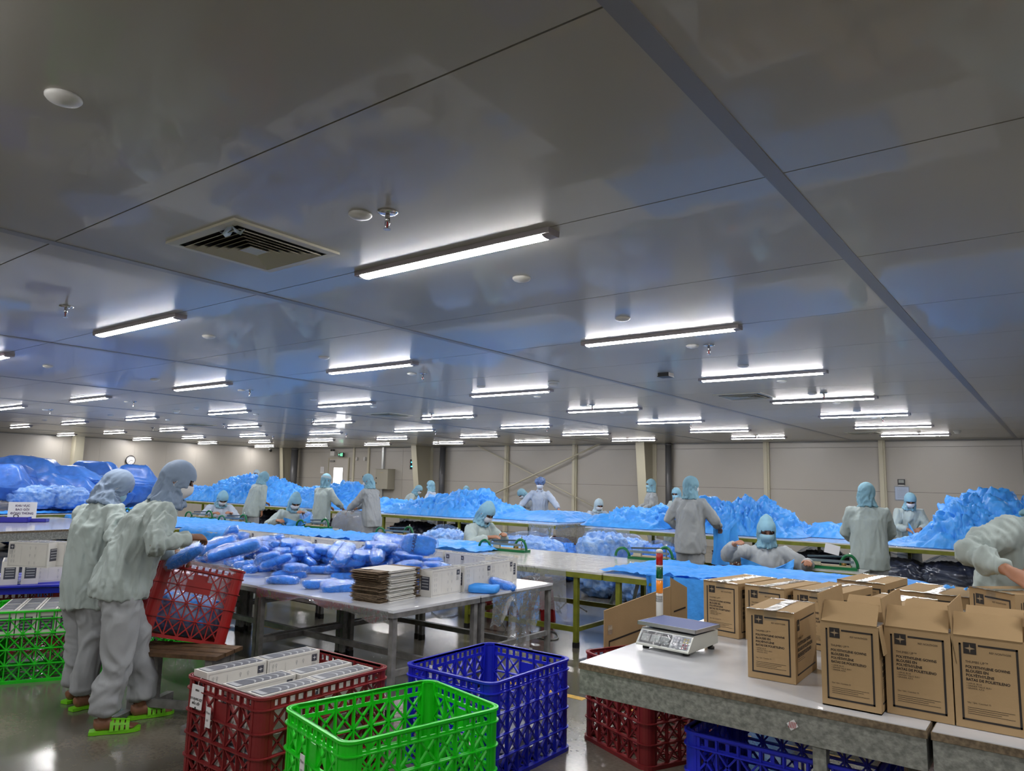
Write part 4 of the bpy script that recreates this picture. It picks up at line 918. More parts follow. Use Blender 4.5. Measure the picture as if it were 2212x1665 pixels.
# ------------------------------------------------------------------ gowns: packs, heaps, sheets, bags
def pack_meshes(seed, L=.27, Wd=.115, T=.062, fold=True):
    """folded gown in a clear crinkled bag"""
    def pil(L,Wd,T,amp,f,sd,pw=.55,n=22,k=12):
        m=MB(); m.ell((0,0,0),(L/2,Wd/2,T/2),None,n,k,0,pw); P=np.array(m.v)
        P=P[:, :]; d=ridged(P*f+sd*7.3,2); r=P/np.maximum(np.linalg.norm(P,axis=1),1e-6)[:,None]
        P=P+r*(d[:,None]-.55)*amp; m.v=[tuple(p) for p in P]; return m
    def rotell(m):   # poles along x for even cross sections
        m.v=[(z,y,x) for x,y,z in m.v]; return m
    a=MB(); a.ell((0,0,0),(T/2,Wd/2,L/2),None,16,14,0,.6); P=np.array([(z,y,x) for x,y,z in a.v]); 
    d=ridged(P*np.array([9,26,26])+seed*7.3,2); r=P/np.maximum(np.linalg.norm(P,axis=1),1e-6)[:,None]; P=P+r*(d[:,None]-.5)*.017
    bend=.02*math.sin(seed*2.1); P[:,2]+=-bend*(P[:,0]/L*2)**2*.5; a.v=[tuple(p) for p in P]
    b=MB(); b.ell((0,0,0),(T/2+.007,Wd/2+.008,L/2+.015),None,16,14,0,.55); Q=np.array([(z,y,x) for x,y,z in b.v])
    d=ridged(Q*np.array([22,30,30])+seed*3.3,2); r=Q/np.maximum(np.linalg.norm(Q,axis=1),1e-6)[:,None]; Q=Q+r*(np.clip(d,-.2,1)[:,None]-.45)*.011; Q[:,2]+=-bend*(Q[:,0]/L*2)**2*.5
    b.v=[tuple(p) for p in Q]
    return a.mesh('folded_gown',PACKBLUE,True), b.mesh('clear_bag',FILM,True)
PK=[pack_meshes(i,*( (.27,.13,.075),(.29,.14,.08),(.24,.13,.08),(.30,.13,.075),(.26,.15,.07))[i%5]) for i in range(8)]
pcount=0
def pack(label, loc, rot, v=None, group='blue gown packs piled on the packing tables', sc=1.):
    global pcount
    a,b=PK[(pcount if v is None else v)%8]; pcount+=1
    t=thing('gown_pack',label,'gown pack',loc,0,group,rot=rot); t.scale=(sc,sc,sc); obj('folded_gown',a,t); obj('clear_bag',b,t); return t
rp=random.Random(11)
HM={}   # crude height map so packs rest on those below
def hget(x,y): return HM.get((round(x/.11),round(y/.11)),ZA)
def place_pack(x,y,label,rz=None,tilt=0,v=None,big=1.):
    rz = rp.uniform(-1.3,1.3) if rz is None else rz
    cells=[(x+math.cos(rz)*.1*s,y+math.sin(rz)*.1*s) for s in (-1,0,1)]
    hs=[hget(*c) for c in cells]; z=max(hs[1],(hs[0]+hs[2])/2,max(hs)-.03)+.030
    tl=math.atan2(hs[0]-hs[2],.24)*.6+tilt
    pack(label,(x,y,z),(rp.uniform(-.35,.35),tl,rz),v)
    for c in cells:
        k=(round(c[0]/.11),round(c[1]/.11)); HM[k]=max(HM.get(k,ZA),z+.024)
def region(n,xc,yc,rx,ry,label,ang=0.):
    for i in range(n):
        while True:
            u,v=rp.gauss(0,.48),rp.gauss(0,.48)
            cx_=xc+rx*u*math.cos(ang)-ry*v*math.sin(ang); cy_=yc+rx*u*math.sin(ang)+ry*v*math.cos(ang)
            lim=ZA+.06+.20*math.exp(-3*(u*u+v*v)); tries=locals().get('tries',0)+1
            if u*u+v*v<1.1 and (hget(cx_,cy_)<lim or tries>60): tries=0; break
        x=xc+rx*u*math.cos(ang)-ry*v*math.sin(ang); y=yc+rx*u*math.sin(ang)+ry*v*math.cos(ang)
        if y<3.72 or x>-3.85 or (x>-4.4 and y<4.25) or y>5.28: 
            y=min(max(y,3.8),5.2); x=min(x,-4.42 if y<4.25 else -4.25)
        place_pack(x,y,label)
region(44,-6.95,4.55,.80,.50,'clear-bagged blue gown pack in the left heap by the red basket')
region(44,-6.0,4.45,.75,.62,'clear-bagged blue gown pack in the low middle of the pile')
region(52,-5.05,4.75,.62,.48,'clear-bagged blue gown pack in the tall right heap behind the flat cartons')
for (px,py,lab,rz) in ((612,1252,'blue pack at the very front of the pile, nearest the table edge on the left',.6),(690,1262,'blue pack lying alone at the front edge of the pile',1.3),(735,1268,'front blue pack touching the flat carton stack',1.1),(575,1236,'front blue pack lying flat near the middle of the table edge',.3),(535,1225,'long blue pack flat on the table just right of the red basket',.5),(640,1240,'front blue pack with its roll end facing the camera',1.9)):
    p=at(px,py,ZA+.03); place_pack(p.x,p.y,lab,rz)
for (px,py,z,rot,lab,sc) in ((470,1180,.98,(.1,-.35,1.05),'long blue pack leaning on top of the left heap',1.35),(505,1188,1.0,(.1,-.3,.95),'second long blue pack leaning on the left heap',1.35),(905,1176,1.03,(1.25,.1,.6),'upright blue pack with dark lettering on top of the right heap',1.15),(845,1168,1.0,(.3,.1,.5),'big glossy blue pack lying on the crest of the right heap',1.2)):
    p=at(px,py,z); pack(lab,p,rot,None,sc=sc)
p=at(905,1166,1.06); q_=bpy.data.objects['gown_pack']; _l=[o for o in bpy.data.objects if o.get('label','').startswith('upright blue pack')][0]; _m=MB(); add_text(_m,'X-LARGE',.035,(-.02,-.075,.048),(0,1,0),(-1,0,0),0,True); put('lettering',_m,mat('navy_print',(.01,.02,.10),.5),_l)
# two loose items on the table corner
def fold_mesh(L,Wd,T,seed):
    m=MB(); m.ell((0,0,T/2),(L/2,Wd/2,T/2),None,20,10,0,.35); P=np.array(m.v); d=ridged(P*np.array([8,20,20])+seed,3); P[:,2]+=(d-.4)*.02*(P[:,2]>T*.4); P[:,:2]*=(1+.10*pn(P*11+seed))[:,None]; m.v=[tuple(q) for q in P]; return m
o=put('folded_gown',fold_mesh(.24,.16,.055,3),GOWN,None,True,tuple(at(1046,1279,ZA+.002)),(0,0,.5)); o['label']='small folded blue gown on the corner of the packing table'; o['category']='gown'
p=at(1085,1262,ZA+.04); pack('small blue pack in a loose clear bag at the table corner',p,(.2,.3,.7),sc=.8,group=None)

def heap(label, px0, px1, peaks, y0, y1, zb, seed, res=70, amp=.10, m=None, name='gown_heap', freq=3.2, vlow=0, flare=.35):
    """a mound of crumpled gowns; peaks = [(px,py)...] of its outline"""
    yc=(y0+y1)/2; X0=atY(px0,1080,yc).x; X1=atY(px1,1080,yc).x
    pk=[(atY(a,b,yc).x, atY(a,b,yc).z-zb) for a,b in peaks]; pk=[(X0,.04)]+pk+[(X1,.04)]
    nx=int(max(30,(X1-X0)/.018)); ny=int((y1-y0)/.022); nx=min(nx,240); ny=min(ny,90)
    U,V=np.meshgrid(np.linspace(0,1,nx),np.linspace(-1,1,ny),indexing='ij')
    xs_=[q[0] for q in pk]; hs_=[q[1] for q in pk]; X=X0+(X1-X0)*U; H=np.interp(X,xs_,hs_)
    # smooth profile
    ker=np.hanning(9); ker/=ker.sum(); Hs=np.convolve(np.pad(H[:,0],4,'edge'),ker,'valid'); H=np.repeat(Hs[:,None],ny,1)
    prof=np.clip(1-np.abs(V)**2.2,0,1)**.75; endp=np.clip(np.minimum(U,1-U)*9,0,1)**.5
    base=H*prof*(.25+.75*endp)
    Y=yc+(y1-y0)/2*V*(.72+.28*endp)
    P=np.stack([X.ravel(),Y.ravel(),base.ravel()],1)
    q=P*freq+seed*5.1
    big=pn(q*.55)*.6; rd=ridged(q*1.3,3,1.0); fine=ridged(q*3.1+9,2,.9)
    hh=np.clip(base.ravel()/.25,0,1)
    # gradient direction outwards for displacing sideways
    Pg=P.reshape(nx,ny,3); gx=np.gradient(Pg,axis=0); gy=np.gradient(Pg,axis=1); N=np.cross(gx.reshape(-1,3),gy.reshape(-1,3)); N/=np.maximum(np.linalg.norm(N,axis=1),1e-9)[:,None]; N*=np.sign(N[:,2:3]+1e-9)
    q2=q+np.stack([pn(q*.8+3),pn(q*.8+23),pn(q*.8+53)],1)*.9; st=ridged(q2*np.array([3.4,3.4,1.2]),2,.5); c1,s1=math.cos(seed),math.sin(seed); c2,s2=math.cos(seed+1.7),math.sin(seed+1.7); A_=np.stack([q[:,0]*c1+q[:,2]*s1,q[:,1],-q[:,0]*s1+q[:,2]*c1],1); B_=np.stack([q[:,0]*c2+q[:,2]*s2,q[:,1],-q[:,0]*s2+q[:,2]*c2],1); mk=np.clip(pn(q*.45+90)*3+.5,0,1); f1=billow(A_*np.array([2.6,1.3,.75]),2,.9); f2=billow(B_*np.array([2.4,1.2,.7])+31,2,.9); f3=billow(A_*np.array([6,3,2.2])+77,2,.7); D=(amp*1.75*((f1*mk+f2*(1-mk))-.75)+amp*.62*(f3-.75)+amp*1.1*big)*(.2+.8*hh)
    P=P+N*D[:,None]; P[:,0]+=pn(q*1.1+40)*amp*.9*hh; P[:,2]=np.maximum(P[:,2],.004*(1+pn(q*6)))+zb
    mbh=MB(); mbh.grid(P.reshape(nx,ny,3)); 
    o=put(name,mbh,m or GOWN2,None,True); o['label']=label; o['category']='gown heap'; o['kind']='stuff'; return o
# mounds on the high tables
heap('low mound of crumpled blue gowns far left behind the leaning packer',398,475,[(415,1050),(440,1052),(462,1062)],11.0,12.9,ZC+.003,1)
heap('tallest blue gown mound on the left high table, behind the bending worker',440,662,[(470,1062),(490,1044),(512,1031),(548,1029),(575,1032),(600,1040),(625,1052),(645,1062)],11.0,12.9,ZC+.003,2)
heap('blue gown mound between the two standing workers under the lit door window',636,792,[(655,1060),(690,1050),(715,1052),(740,1048),(758,1044),(767,1042),(772,1062),(785,1074)],11.0,12.9,ZC+.003,3)
heap('small blue gown mound right of the standing worker by the cabinet',822,868,[(832,1078),(850,1080)],11.2,12.7,ZC+.003,4,amp=.07)
heap('broad blue gown mound behind the seated worker with the pointed hood',884,1076,[(905,1083),(925,1078),(960,1071),(985,1070),(1005,1064),(1035,1061),(1046,1075),(1062,1085)],10.95,12.9,ZC+.003,5)
heap('small tuft of blue gowns left of the hair-net man',1070,1120,[(1085,1092),(1100,1089),(1110,1094)],11.3,12.8,ZC+.003,6,amp=.06)
heap('flat blue gowns spread before the hair-net man',1100,1272,[(1130,1104),(1180,1103),(1215,1105),(1240,1105)],11.3,12.9,ZC+.003,7,amp=.03)
heap('blue gown mound left of the standing worker who holds a gown',1296,1468,[(1320,1108),(1345,1101),(1375,1099),(1410,1100),(1440,1097),(1455,1098)],10.95,12.7,ZC+.003,8)
heap('upright bulging lump of blue gowns beside the worker holding a gown',1505,1572,[(1516,1078),(1530,1071),(1545,1074),(1560,1086)],11.0,12.5,ZC+.003,9,amp=.08,freq=2.2)
heap('large blue gown mound behind the seated worker facing the camera',1552,1762,[(1575,1090),(1600,1083),(1625,1080),(1655,1083),(1680,1098),(1705,1118),(1730,1134)],10.95,12.9,ZC+.003,10)
heap('low strip of blue gowns between the mound and the worker seen from behind',1745,1850,[(1760,1132),(1790,1131),(1830,1133)],11.6,12.9,ZC+.003,11,amp=.05)
heap('big high mound of loose blue film gowns at the right edge',1925,2330,[(1960,1160),(1995,1150),(2020,1120),(2050,1095),(2085,1077),(2110,1066),(2135,1072),(2165,1070),(2190,1085),(2230,1088),(2280,1120)],10.9,12.9,ZC+.003,12,amp=.13,freq=2.4)
def sheet(label, x0,x1,y0,y1,z, seed, amp=.035, drape=0., ddrop=.3, m=None, freq=3., res=.03, name='gown_sheet', cat='gown', drape_end=None, stuff=True, skew=0.):
    """gowns lying flat on a table; the front edge may fall over the side"""
    nx=int((x1-x0)/res)+2; ny=int((y1-y0)/res)+2; nd=int(ddrop/res)+1 if drape else 0
    P=[]
    for i in range(nx):
        row=[]; x=x0+(x1-x0)*i/(nx-1); e0=.05*math.sin(x*5+seed)+.03*math.sin(x*13+seed*2)
        for k in range(nd,0,-1): row.append((x, y0-.012-.010*math.sin(x*22+seed)*k/nd, z-res*k*(1+.25*math.sin(x*3.1+seed))))
        for j in range(ny): row.append((x+skew*j/(ny-1), (y0 if drape else y0+e0*(1-j/(ny-1)))+(y1-y0)*j/(ny-1)+(0 if j<ny-1 else e0), z))
        P.append(row)
    P=np.array(P); s=P.shape; Q=P.reshape(-1,3); q=Q*freq+seed*3.7
    rd=ridged(q*np.array([.8,1.7,1.]),3,1.0); h=amp*np.clip(rd-.25,0,1)+amp*.3*ridged(q*3,2)*1.0
    top=(Q[:,2]>z-.001); Q[:,2]+=np.where(top,h*1.+.006,0); Q[:,1]-=np.where(top,0,h*.8)
    edge=np.minimum(np.abs(Q[:,0]-x0),np.abs(Q[:,0]-x1)); Q[:,2]=np.where(top,z+(Q[:,2]-z)*np.clip(.3+edge*8,0,1),Q[:,2])
    g=MB(); g.grid(Q.reshape(s)); o=put(name,g,m or GOWN,None,True); o['label']=label; o['category']=cat
    if stuff: o['kind']='stuff'
    return o
sheet('wide flat layers of blue gowns on the folding table left of the pack pile, falling over its edge',-11.15,-8.9,6.16,7.6,ZB_+.006,1,.05,True,.12)
sheet('smooth blue gowns hanging over the table front behind the leaning packer',-13.7,-11.3,6.11,7.6,ZB_+.006,2,.04,True,.16)
sheet('flat blue gowns on the leftmost folding table between the packers',-16.4,-13.95,6.11,7.6,ZB_+.006,3,.03,True,.16)
sheet('long spread of blue gowns with crumpled middle behind the row of white boxes',-9.2,-6.9,6.6,7.6,ZB_+.012,4,.05)
sheet('folded strip of blue gowns near the front of the film-topped folding table',-7.9,-6.65,6.5,6.9,ZB_+.012,5,.02)
sheet('translucent blue gown spread left of the seated worker with the pointed hood',-7.1,-5.65,6.75,7.65,ZB_+.012,6,.05,m=GOWN2)
sheet('layered blue gowns folded at the left end of the long spread, right of the bare film top',-3.68,-2.5,6.28,7.5,ZB_+.012,7,.055,freq=2.5)
sheet('smooth blue gowns spread across the folding table behind the cartons',-2.9,-1.0,6.27,7.5,ZB_+.03,8,.04,freq=2)
def drape_cloth(label, p0, p1, z, drop0, drop1, seed, n=40, k=26, amp=.05):
    P=[]; p0=Vector(p0); p1=Vector(p1); side=Vector((p1.y-p0.y,-(p1.x-p0.x),0)).normalized()
    for i in range(n+1):
        u=i/n; b=p0.lerp(p1,u); row=[]; dr=drop0+(drop1-drop0)*u
        for j in range(k+1):
            v=j/k; w=amp*v*(math.sin(u*9+seed)+.35*math.sin(u*21+seed*2+v))+.02
            row.append((b.x+side.x*w*1.2, b.y+side.y*w*1.2, z+.03*math.cos(v*1.57)-dr*v))
        P.append(row)
    o=put('draped_gown',MB().grid(P),GOWN,None,True); o['label']=label; o['category']='gown'; return o
drape_cloth('smooth blue gown hanging down in front of the folding table behind the signal tower',(atY(1458,1238,6.24).x,6.235,0),(atY(1700,1240,6.24).x,6.235,0),.75,.56,.40,1)
drape_cloth('short blue gown end hanging left of the long draped one',(atY(1398,1246,6.24).x,6.24,0),(atY(1450,1240,6.24).x,6.24,0),.75,.14,.22,4,n=14)
# little crumpled gown left on the table at the back right
heap('small crumpled blue gown between the cartons at the right',1998,2100,[(2020,1272),(2050,1264),(2085,1272)],4.72,5.1,ZR+.003,21,amp=.04,freq=7)

# bags of gowns in clear plastic
def bag(label, c, r, seed, mcont=BAGBLUE, tie=True, group='clear bags of blue gowns', rot=0., neck=.07, filmm=None, name='gown_bag', pw=.62, fill=1.):
    t=thing(name,label,'bag',(c[0],c[1],c[2]),rot,group)
    a=MB(); a.ell((0,0,r[2]*1.0*fill),(r[0]*.97,r[1]*.97,r[2]*1.0*fill),None,72,44,0,pw); P=np.array(a.v); Rr=P-np.array([0,0,r[2]*1.0*fill]); n=Rr/np.maximum(np.linalg.norm(Rr,axis=1),1e-6)[:,None]
    P=P+n*((billow(P*8.5+seed,2,1.)-.75)*.085*min(1,r[2]/.25))[:,None]; P[:,2]=np.maximum(P[:,2],.004); a.v=[tuple(q) for q in P]; put('gown_contents',a,mcont,t,True)
    b=MB(); b.ell((0,0,r[2]),(r[0]*1.05,r[1]*1.05,r[2]*1.03),None,36,22,0,pw); P=np.array(b.v); top=np.clip((P[:,2]/(2*r[2])-.72)/.28,0,1)
    sq=1-.40*top**1.6 if tie else 1-.12*top; P[:,0]*=sq; P[:,1]*=sq; P[:,2]+=top**2*neck
    ang=np.arctan2(P[:,1],P[:,0]); P[:,:2]*=(1+.10*top*np.sin(ang*9+seed))[:,None]; Rr=P-np.array([0,0,r[2]]); n=Rr/np.maximum(np.linalg.norm(Rr,axis=1),1e-6)[:,None]
    P=P+n*((ridged(P*7+seed*2,2,1.)-.4)*.035)[:,None]; P[:,2]=np.maximum(P[:,2],.001); b.v=[tuple(q) for q in P]; put('clear_bag',b,filmm or FILM,t,True); return t
def bagpx(label,px,py,z,rx,ry,rz_,seed,Y=None,**k):
    p=at(px,py,z); bag(label,(p.x,p.y,z),(rx,ry,rz_),seed,**k)
bag('open clear bag of folded gowns left of the seated worker with the pointed hood',(atY(962,1130,9.7).x,9.7,.0),(.40,.38,.36),1)
bag('big bulging clear bag of gowns right of the seated worker with the pointed hood',(atY(1142,1150,9.6).x,9.6,0),(.60,.42,.36),2)
bag('smaller clear bag squeezed behind the big bulging one',(atY(1085,1140,10.2).x,10.2,0),(.30,.30,.31),3)
bag('clear bag of gowns under the high table behind the yellow-green leg',(atY(1208,1150,10.3).x,10.3,0),(.32,.32,.30),4,mcont=PACKBLUE)
bag('shiny clear bag of gowns in front, left of the green sealing machine',(atY(1303,1180,9.35).x,9.35,0),(.37,.36,.44),5)
bag('taller clear bag standing behind the shiny one under the high table',(atY(1352,1160,10.1).x,10.1,0),(.46,.38,.38),6)
bag('clear bag of gowns left of the worker who holds up a gown',(atY(1428,1170,10.2).x,10.2,0),(.40,.38,.34),7,mcont=PACKBLUE)
0 and bag('large flattened clear bag of gowns on the floor seen through the table frame',(atY(1298,1270,7.2).x,7.2,0),(.42,.36,.27),8,tie=False,pw=.5)
bag('clear bag of gowns on the floor beside the dark slanting leg',(atY(1374,1250,9.3).x,9.3,0),(.20,.3,.26),9,tie=False)
bag('hazy open bag held by the standing worker near the cabinet',(atY(762,1130,9.4).x,9.4,0),(.32,.30,.46),10,mcont=PACKBLUE,filmm=FILM_H,tie=False,neck=.04,pw=.45,fill=.42)
bag('small crumpled clear bag held up by the seated worker on the left',(atY(662,1100,8.3).x,8.3,.72),(.10,.09,.13),11,group=None)
for i,(x,y,r) in enumerate([(-11.2,11.4,.5),(-9.9,11.4,.46),(-13.4,11.5,.52),(-14.8,11.5,.5),(-17.0,11.6,.5),(-2.9,11.3,.46),(-1.95,11.0,.5),(-1.25,11.1,.44),(-.7,11.2,.42)]):
    bag('dark navy bag stored under the high tables, %s of the dark bags'%NUM[i],(x,y,0),(r,.45,.34),20+i,mcont=DARK,group='dark bags under the high tables',filmm=FILM)
# mound of filled sacks at the far left
def sack(label,c,r,rot,seed,m=SACKBLUE,clear=False):
    t=thing('blue_sack',label,'sack',c,0,'blue sacks piled at the far left',rot=rot)
    a=MB(); a.ell((0,0,0),r,None,48,28,0,.64); P=np.array(a.v); n=P/np.maximum(np.linalg.norm(P,axis=1),1e-6)[:,None]
    cr=np.maximum(np.abs(P[:,0]/r[0]),np.abs(P[:,1]/r[1])); P=P+n*((ridged(P*3.2+seed,3,1.)-.4)*.06)[:,None]; P[:,2]*=(1-.85*np.clip(cr-.45,0,.55)/.55); a.v=[tuple(q) for q in P]
    put('sack_body',a,m,t,True)
    s=MB(); q=[]
    for i in range(25): 
        A=2*math.pi*i/24; f=lambda v: math.copysign(abs(v)**.64,v); q.append((f(math.cos(A))*r[0]*1.0,f(math.sin(A))*r[1]*1.0,0))
    s.tube(q,.012,5,cap=False); put('seam',s,m,t,True)
    if clear: 
        b=MB(); b.ell((0,0,0),(r[0]*1.06,r[1]*1.06,r[2]*1.08),None,30,18,0,.7); P=np.array(b.v); n=P/np.maximum(np.linalg.norm(P,axis=1),1e-6)[:,None]; P=P+n*((ridged(P*6+seed,2,1.)-.4)*.05)[:,None]; b.v=[tuple(v) for v in P]; put('clear_bag',b,FILM,t,True)
    return t
SK=[(62,1024,15.5,.75,.5,.30,.12,'large pointed sack on the crest of the far-left pile'),(130,1040,15.3,.72,.5,.27,-.05,'large sack with a pale seam right of the crest sack'),(80,1052,15.0,.62,.45,.22,-.05,'sack under the crest sack'),(152,1056,14.9,.5,.4,.22,.1,'sack below the seam sack toward the packer'),
    (-5,1020,15.6,.45,.4,.25,0,'sack cut by the left edge of the view, top'),(10,1052,14.6,.42,.4,.36,0,'round tied clear sack at the left edge'),(35,1066,14.7,.5,.4,.26,0,'sack below the tied clear sack'),(195,1042,16.5,.55,.4,.40,0,'sack behind the hood of the left packer'),(288,1045,16.0,.48,.42,.36,0,'dark round sack between the two packers heads'),(215,1030,17.5,.5,.4,.3,0,'sack at the back of the pile near the cream column'),(240,1062,16.0,.5,.4,.3,0,'sack low behind the packers')]
SK0=SK
for i,(px,py,dist,rx,ry,rz_,tl,lab) in enumerate(SK):
    d=ray(px,py); d=d/math.hypot(d.x,d.y); p=Vector((0,0,CAM_H))+d*dist*1.17
    sack(lab,p,(rx*1.17,ry*.75,rz_*1.17),(0,tl,_ry+.05*i),i,clear=('clear' in lab))
# body of the pile beneath the visible sacks: real sacks stacked to the floor
for i in range(8):
    r_=18.9+.3*(i//4); x=-math.sin(_ry+.63-(i%4)*.05)*r_; y=math.cos(_ry+.63-(i%4)*.05)*r_
    sack('blue sack in the lower layers of the far-left pile',(x,y,.34+.62*(i//7)),(.64,.36,.32),(0,0,_ry+.1*i),40+i)
d=ray(75,1075); d=d/math.hypot(d.x,d.y); p=Vector((0,0,CAM_H))+d*13.2
for i,(px,lab) in enumerate(((75,'clear bag of gowns lying behind the paper sign'),(128,'crinkled clear bag lying right of the paper sign'))):
    d=ray(px,1074); d=d/math.hypot(d.x,d.y); p=Vector((0,0,CAM_H))+d*16.9; bag(lab,(p.x,p.y,.86),(.52,.36,.22),60+i,rot=_ry,tie=False,neck=0)
sheet('blue gowns on the far side behind the paper sign',-16.6,-15.3,3.4,8.0,.80,30,.05)
table('storage_table','plain table under the clear bags at the far left',-17.6,-15.3,3.0,8.2,.79,'green',rails=None)
# ------------------------------------------------------------------ weighing scale and signal tower
p0=at(1383,1397,ZR); a=0
sc=thing('weighing_scale','white electronic weighing scale with blue-grey pan and film-covered display','scale',(-1.70,3.755,ZR),R_(-6))
SW=mat('scale_white_metal',(.50,.52,.48),.35,.2); w=.155
b=MB(); prof=[(-.172,.018),(-.172,.026),(-.112,.098),(.14,.098),(.14,.03)]
b.add([(-w,y,z) for y,z in prof]+[(w,y,z) for y,z in prof],[(0,4,3,2,1),(5,6,7,8,9)]+[(i,(i+1)%5,5+(i+1)%5,5+i) for i in range(5)]); put('scale_body',b,SW,sc)
put('pan_support',MB().box((0,.0,.108),(.22,.16,.02)),BLACK,sc)
pn_=MB(); pn_.b2(-.17,.17,-.125,.125,.118,.130); put('weighing_pan',pn_,mat('blue_grey_pan',(.07,.10,.27),.5,0,spec=.3),sc)
rm=MB()
for (x0,x1,y0_,y1_) in ((-.174,.174,-.129,-.125),(-.174,.174,.125,.129),(-.174,-.17,-.129,.129),(.17,.174,-.129,.129)): rm.b2(x0,x1,y0_,y1_,.112,.131)
put('pan_rim',rm,mat('satin_steel',(.4,.4,.4),.45,.8),sc)
for x in (-.12,-.03,.12):
    put('foot',MB().lathe([(.018,0),(.018,.012),(.010,.014),(.010,.032)],14,(x,-.13 if x!=-.03 else .11,0)),BLACK,sc,True)
put('foot',MB().lathe([(.018,0),(.018,.012),(.010,.014),(.010,.032)],14,(.13,.11,0)),BLACK,sc,True)
ux=Vector((1,0,0)); uy=Vector((0,.060,.072)).normalized(); org=Vector((-w,-.172,.026)); nn=ux.cross(uy).normalized()
def panel(x0,x1,y0_,y1_,e,m,name,par): 
    q=MB(); o=org+nn*e; q.add([o+ux*x+uy*y for x,y in ((x0,y0_),(x1,y0_),(x1,y1_),(x0,y1_))],[(0,1,2,3)]); return put(name,q,m,par)
disp=panel(.012,.195,.008,.078,.0008,BLACK,'display_panel',sc); LCD=mat('lcd_grey',(.26,.29,.26),.3)
for i in range(3): panel(.02+.057*i,.07+.057*i,.02,.062,.0014,LCD,'lcd_window',disp)
kp=panel(.205,.30,.008,.078,.0008,mat('keypad_grey',(.40,.40,.40),.4),'keypad',sc)
KC=[mat('key_white',(.6,.6,.6),.4),mat('key_yellow',(.55,.40,.05),.4),mat('key_red',(.4,.03,.05),.4)]
for i in range(5):
    for j in range(4): panel(.210+.018*i,.222+.018*i,.012+.016*j,.023+.016*j,.0016,KC[0 if i<3 else (1 if j>1 else 2)],'key',kp)
P=[[tuple(org+nn*(.004+.003*math.sin(i*1.3+j*2.2)+.0022*math.sin(i*3.1-j))+ux*(.005+.30*i/30)+uy*(.004+.078*j/10)) for j in range(11)] for i in range(31)]
put('clear_cover',MB().grid(P),film('cover_film',haze=.10,gloss=2.2,bump=.9,bscale=20,rough=.06),sc,True)
_d=ray(1425,1335); tw=Vector((-1.90,_d.y/_d.x*-1.90,ZR)); R0=.0195
t=thing('signal_tower','slim signal tower light with red, green and amber segments on a white base','signal light',(tw.x,tw.y,ZR))
H0=1.175-ZR+.0
def seg(nm,z0,z1,m,r=R0): put(nm,MB().lathe([(r-.002,z0),(r,z0+.002),(r,z1-.002),(r-.002,z1)],28),m,t,True)
T_=lambda py: atT(py)
def atT(py):
    d=ray(1424,py); h=math.hypot(tw.x,tw.y); return (Vector((0,0,CAM_H))+d*(h/math.hypot(d.x,d.y))).z-ZR
seg('base_tube',0,atT(1281),WPLASTIC); 
gr=MB()
for i in range(6):
    for k in range(9): 
        A=R_(180+k*20); gr.box((math.cos(A)*R0,math.sin(A)*R0,atT(1298)+.006*i),(.004,.004,.0025))
put('speaker_slots',gr,BLACK,t,kind='stuff')
seg('amber_segment',atT(1280),atT(1253),mat('amber_lens',(.75,.22,.01),.25,emit=(1,.28,.02,.15),coat=.6))
seg('spacer_ring',atT(1253),atT(1249),WPLASTIC,R0+.001); seg('green_segment',atT(1249),atT(1224),mat('green_lens',(.0,.10,.03),.25,coat=.6))
seg('spacer_ring',atT(1224),atT(1220),WPLASTIC,R0+.001); seg('red_segment',atT(1220),atT(1194),mat('red_lens',(.42,.004,.006),.25,coat=.6))
put('top_cap',MB().lathe([(R0+.001,atT(1194)),(R0+.001,atT(1189)),(R0-.006,atT(1186.5)),(.001,atT(1186))],28),WPLASTIC,t,True)
# ------------------------------------------------------------------ sealing machines
def sealer(label,px,py,rz,z=ZB_,yy=None):
    p=at(px,py,z+.07); t=thing('sealing_machine',label,'sealing machine',(p.x,p.y,z),rz,'green-handled sealing machines')
    hw=.26
    put('base_plate',MB().b2(-hw,hw,-.05,.10,.0,.03),HGREEN,t); put('sealing_bar',MB().b2(-hw+.03,hw-.03,-.055,-.03,.075,.10),mat('grey_bar',(.18,.24,.26),.35,.5),t)
    put('work_surface',MB().b2(-hw+.05,hw-.06,-.045,.06,.03,.045),mat('tan_surface',(.42,.34,.22),.6),t)
    put('top_rail',MB().bar((-hw+.02,.03,.12),(hw-.04,.03,.14),.03,.018),mat('blue_steel_rail',(.08,.12,.14),.3,.6),t)
    for s,h in ((-1,.12),(1,.17)):
        pts=[(s*hw-.02*s+.10*(-1)*(i/8),-.05+.02,0) for i in range(1)]
        arc=[(s*hw-.07+.07*math.cos(R_(190-200*i/10)),0,.03+h*math.sin(max(0,R_(190-200*i/10)))*.9+ .02) for i in range(11)]
        arc=[(s*hw-.08+.085*math.cos(A),-.01,.02+h*.8*math.sin(A)) for A in [math.pi*(1-i/10) for i in range(11)]]
        put('curved_handle',MB().tube(arc,.016,8),HGREEN,t,True)
    if p.y>7.8: table('machine_bench','small bench under the '+' '.join(label.split()[:10]),p.x-.34,p.x+.34,p.y-.16,p.y+.20,z,'green','machine benches',rails=None)
    put('post',MB().tube([(hw-.07,0,.03),(hw-.07,0,.19)],.007,6),CHROME,t,True)
    mt=MB(); mt.lathe([(.018,0),(.026,.008),(.026,.03),(.014,.04)],12,(hw-.13,-.02,.045)); put('drive_wheel',mt,BRASS,t,True); put('terminal_block',MB().box((-hw+.12,-.04,.055),(.09,.04,.035)),mat('terminal_cream',(.45,.42,.3),.5),t)
    return t
sealer('sealing machine between the two packers at the far left',262,1107,.25)
sealer('sealing machine left of the bending worker in the back',437,1112,.25)
sealer('sealing machine in front of the left seated worker',510,1121,.2)
sealer('sealing machine in front of the second seated worker holding blue film',684,1131,.2)
sealer('sealing machine right of the pack pile crest, before the worker with the bag',862,1149,.15)
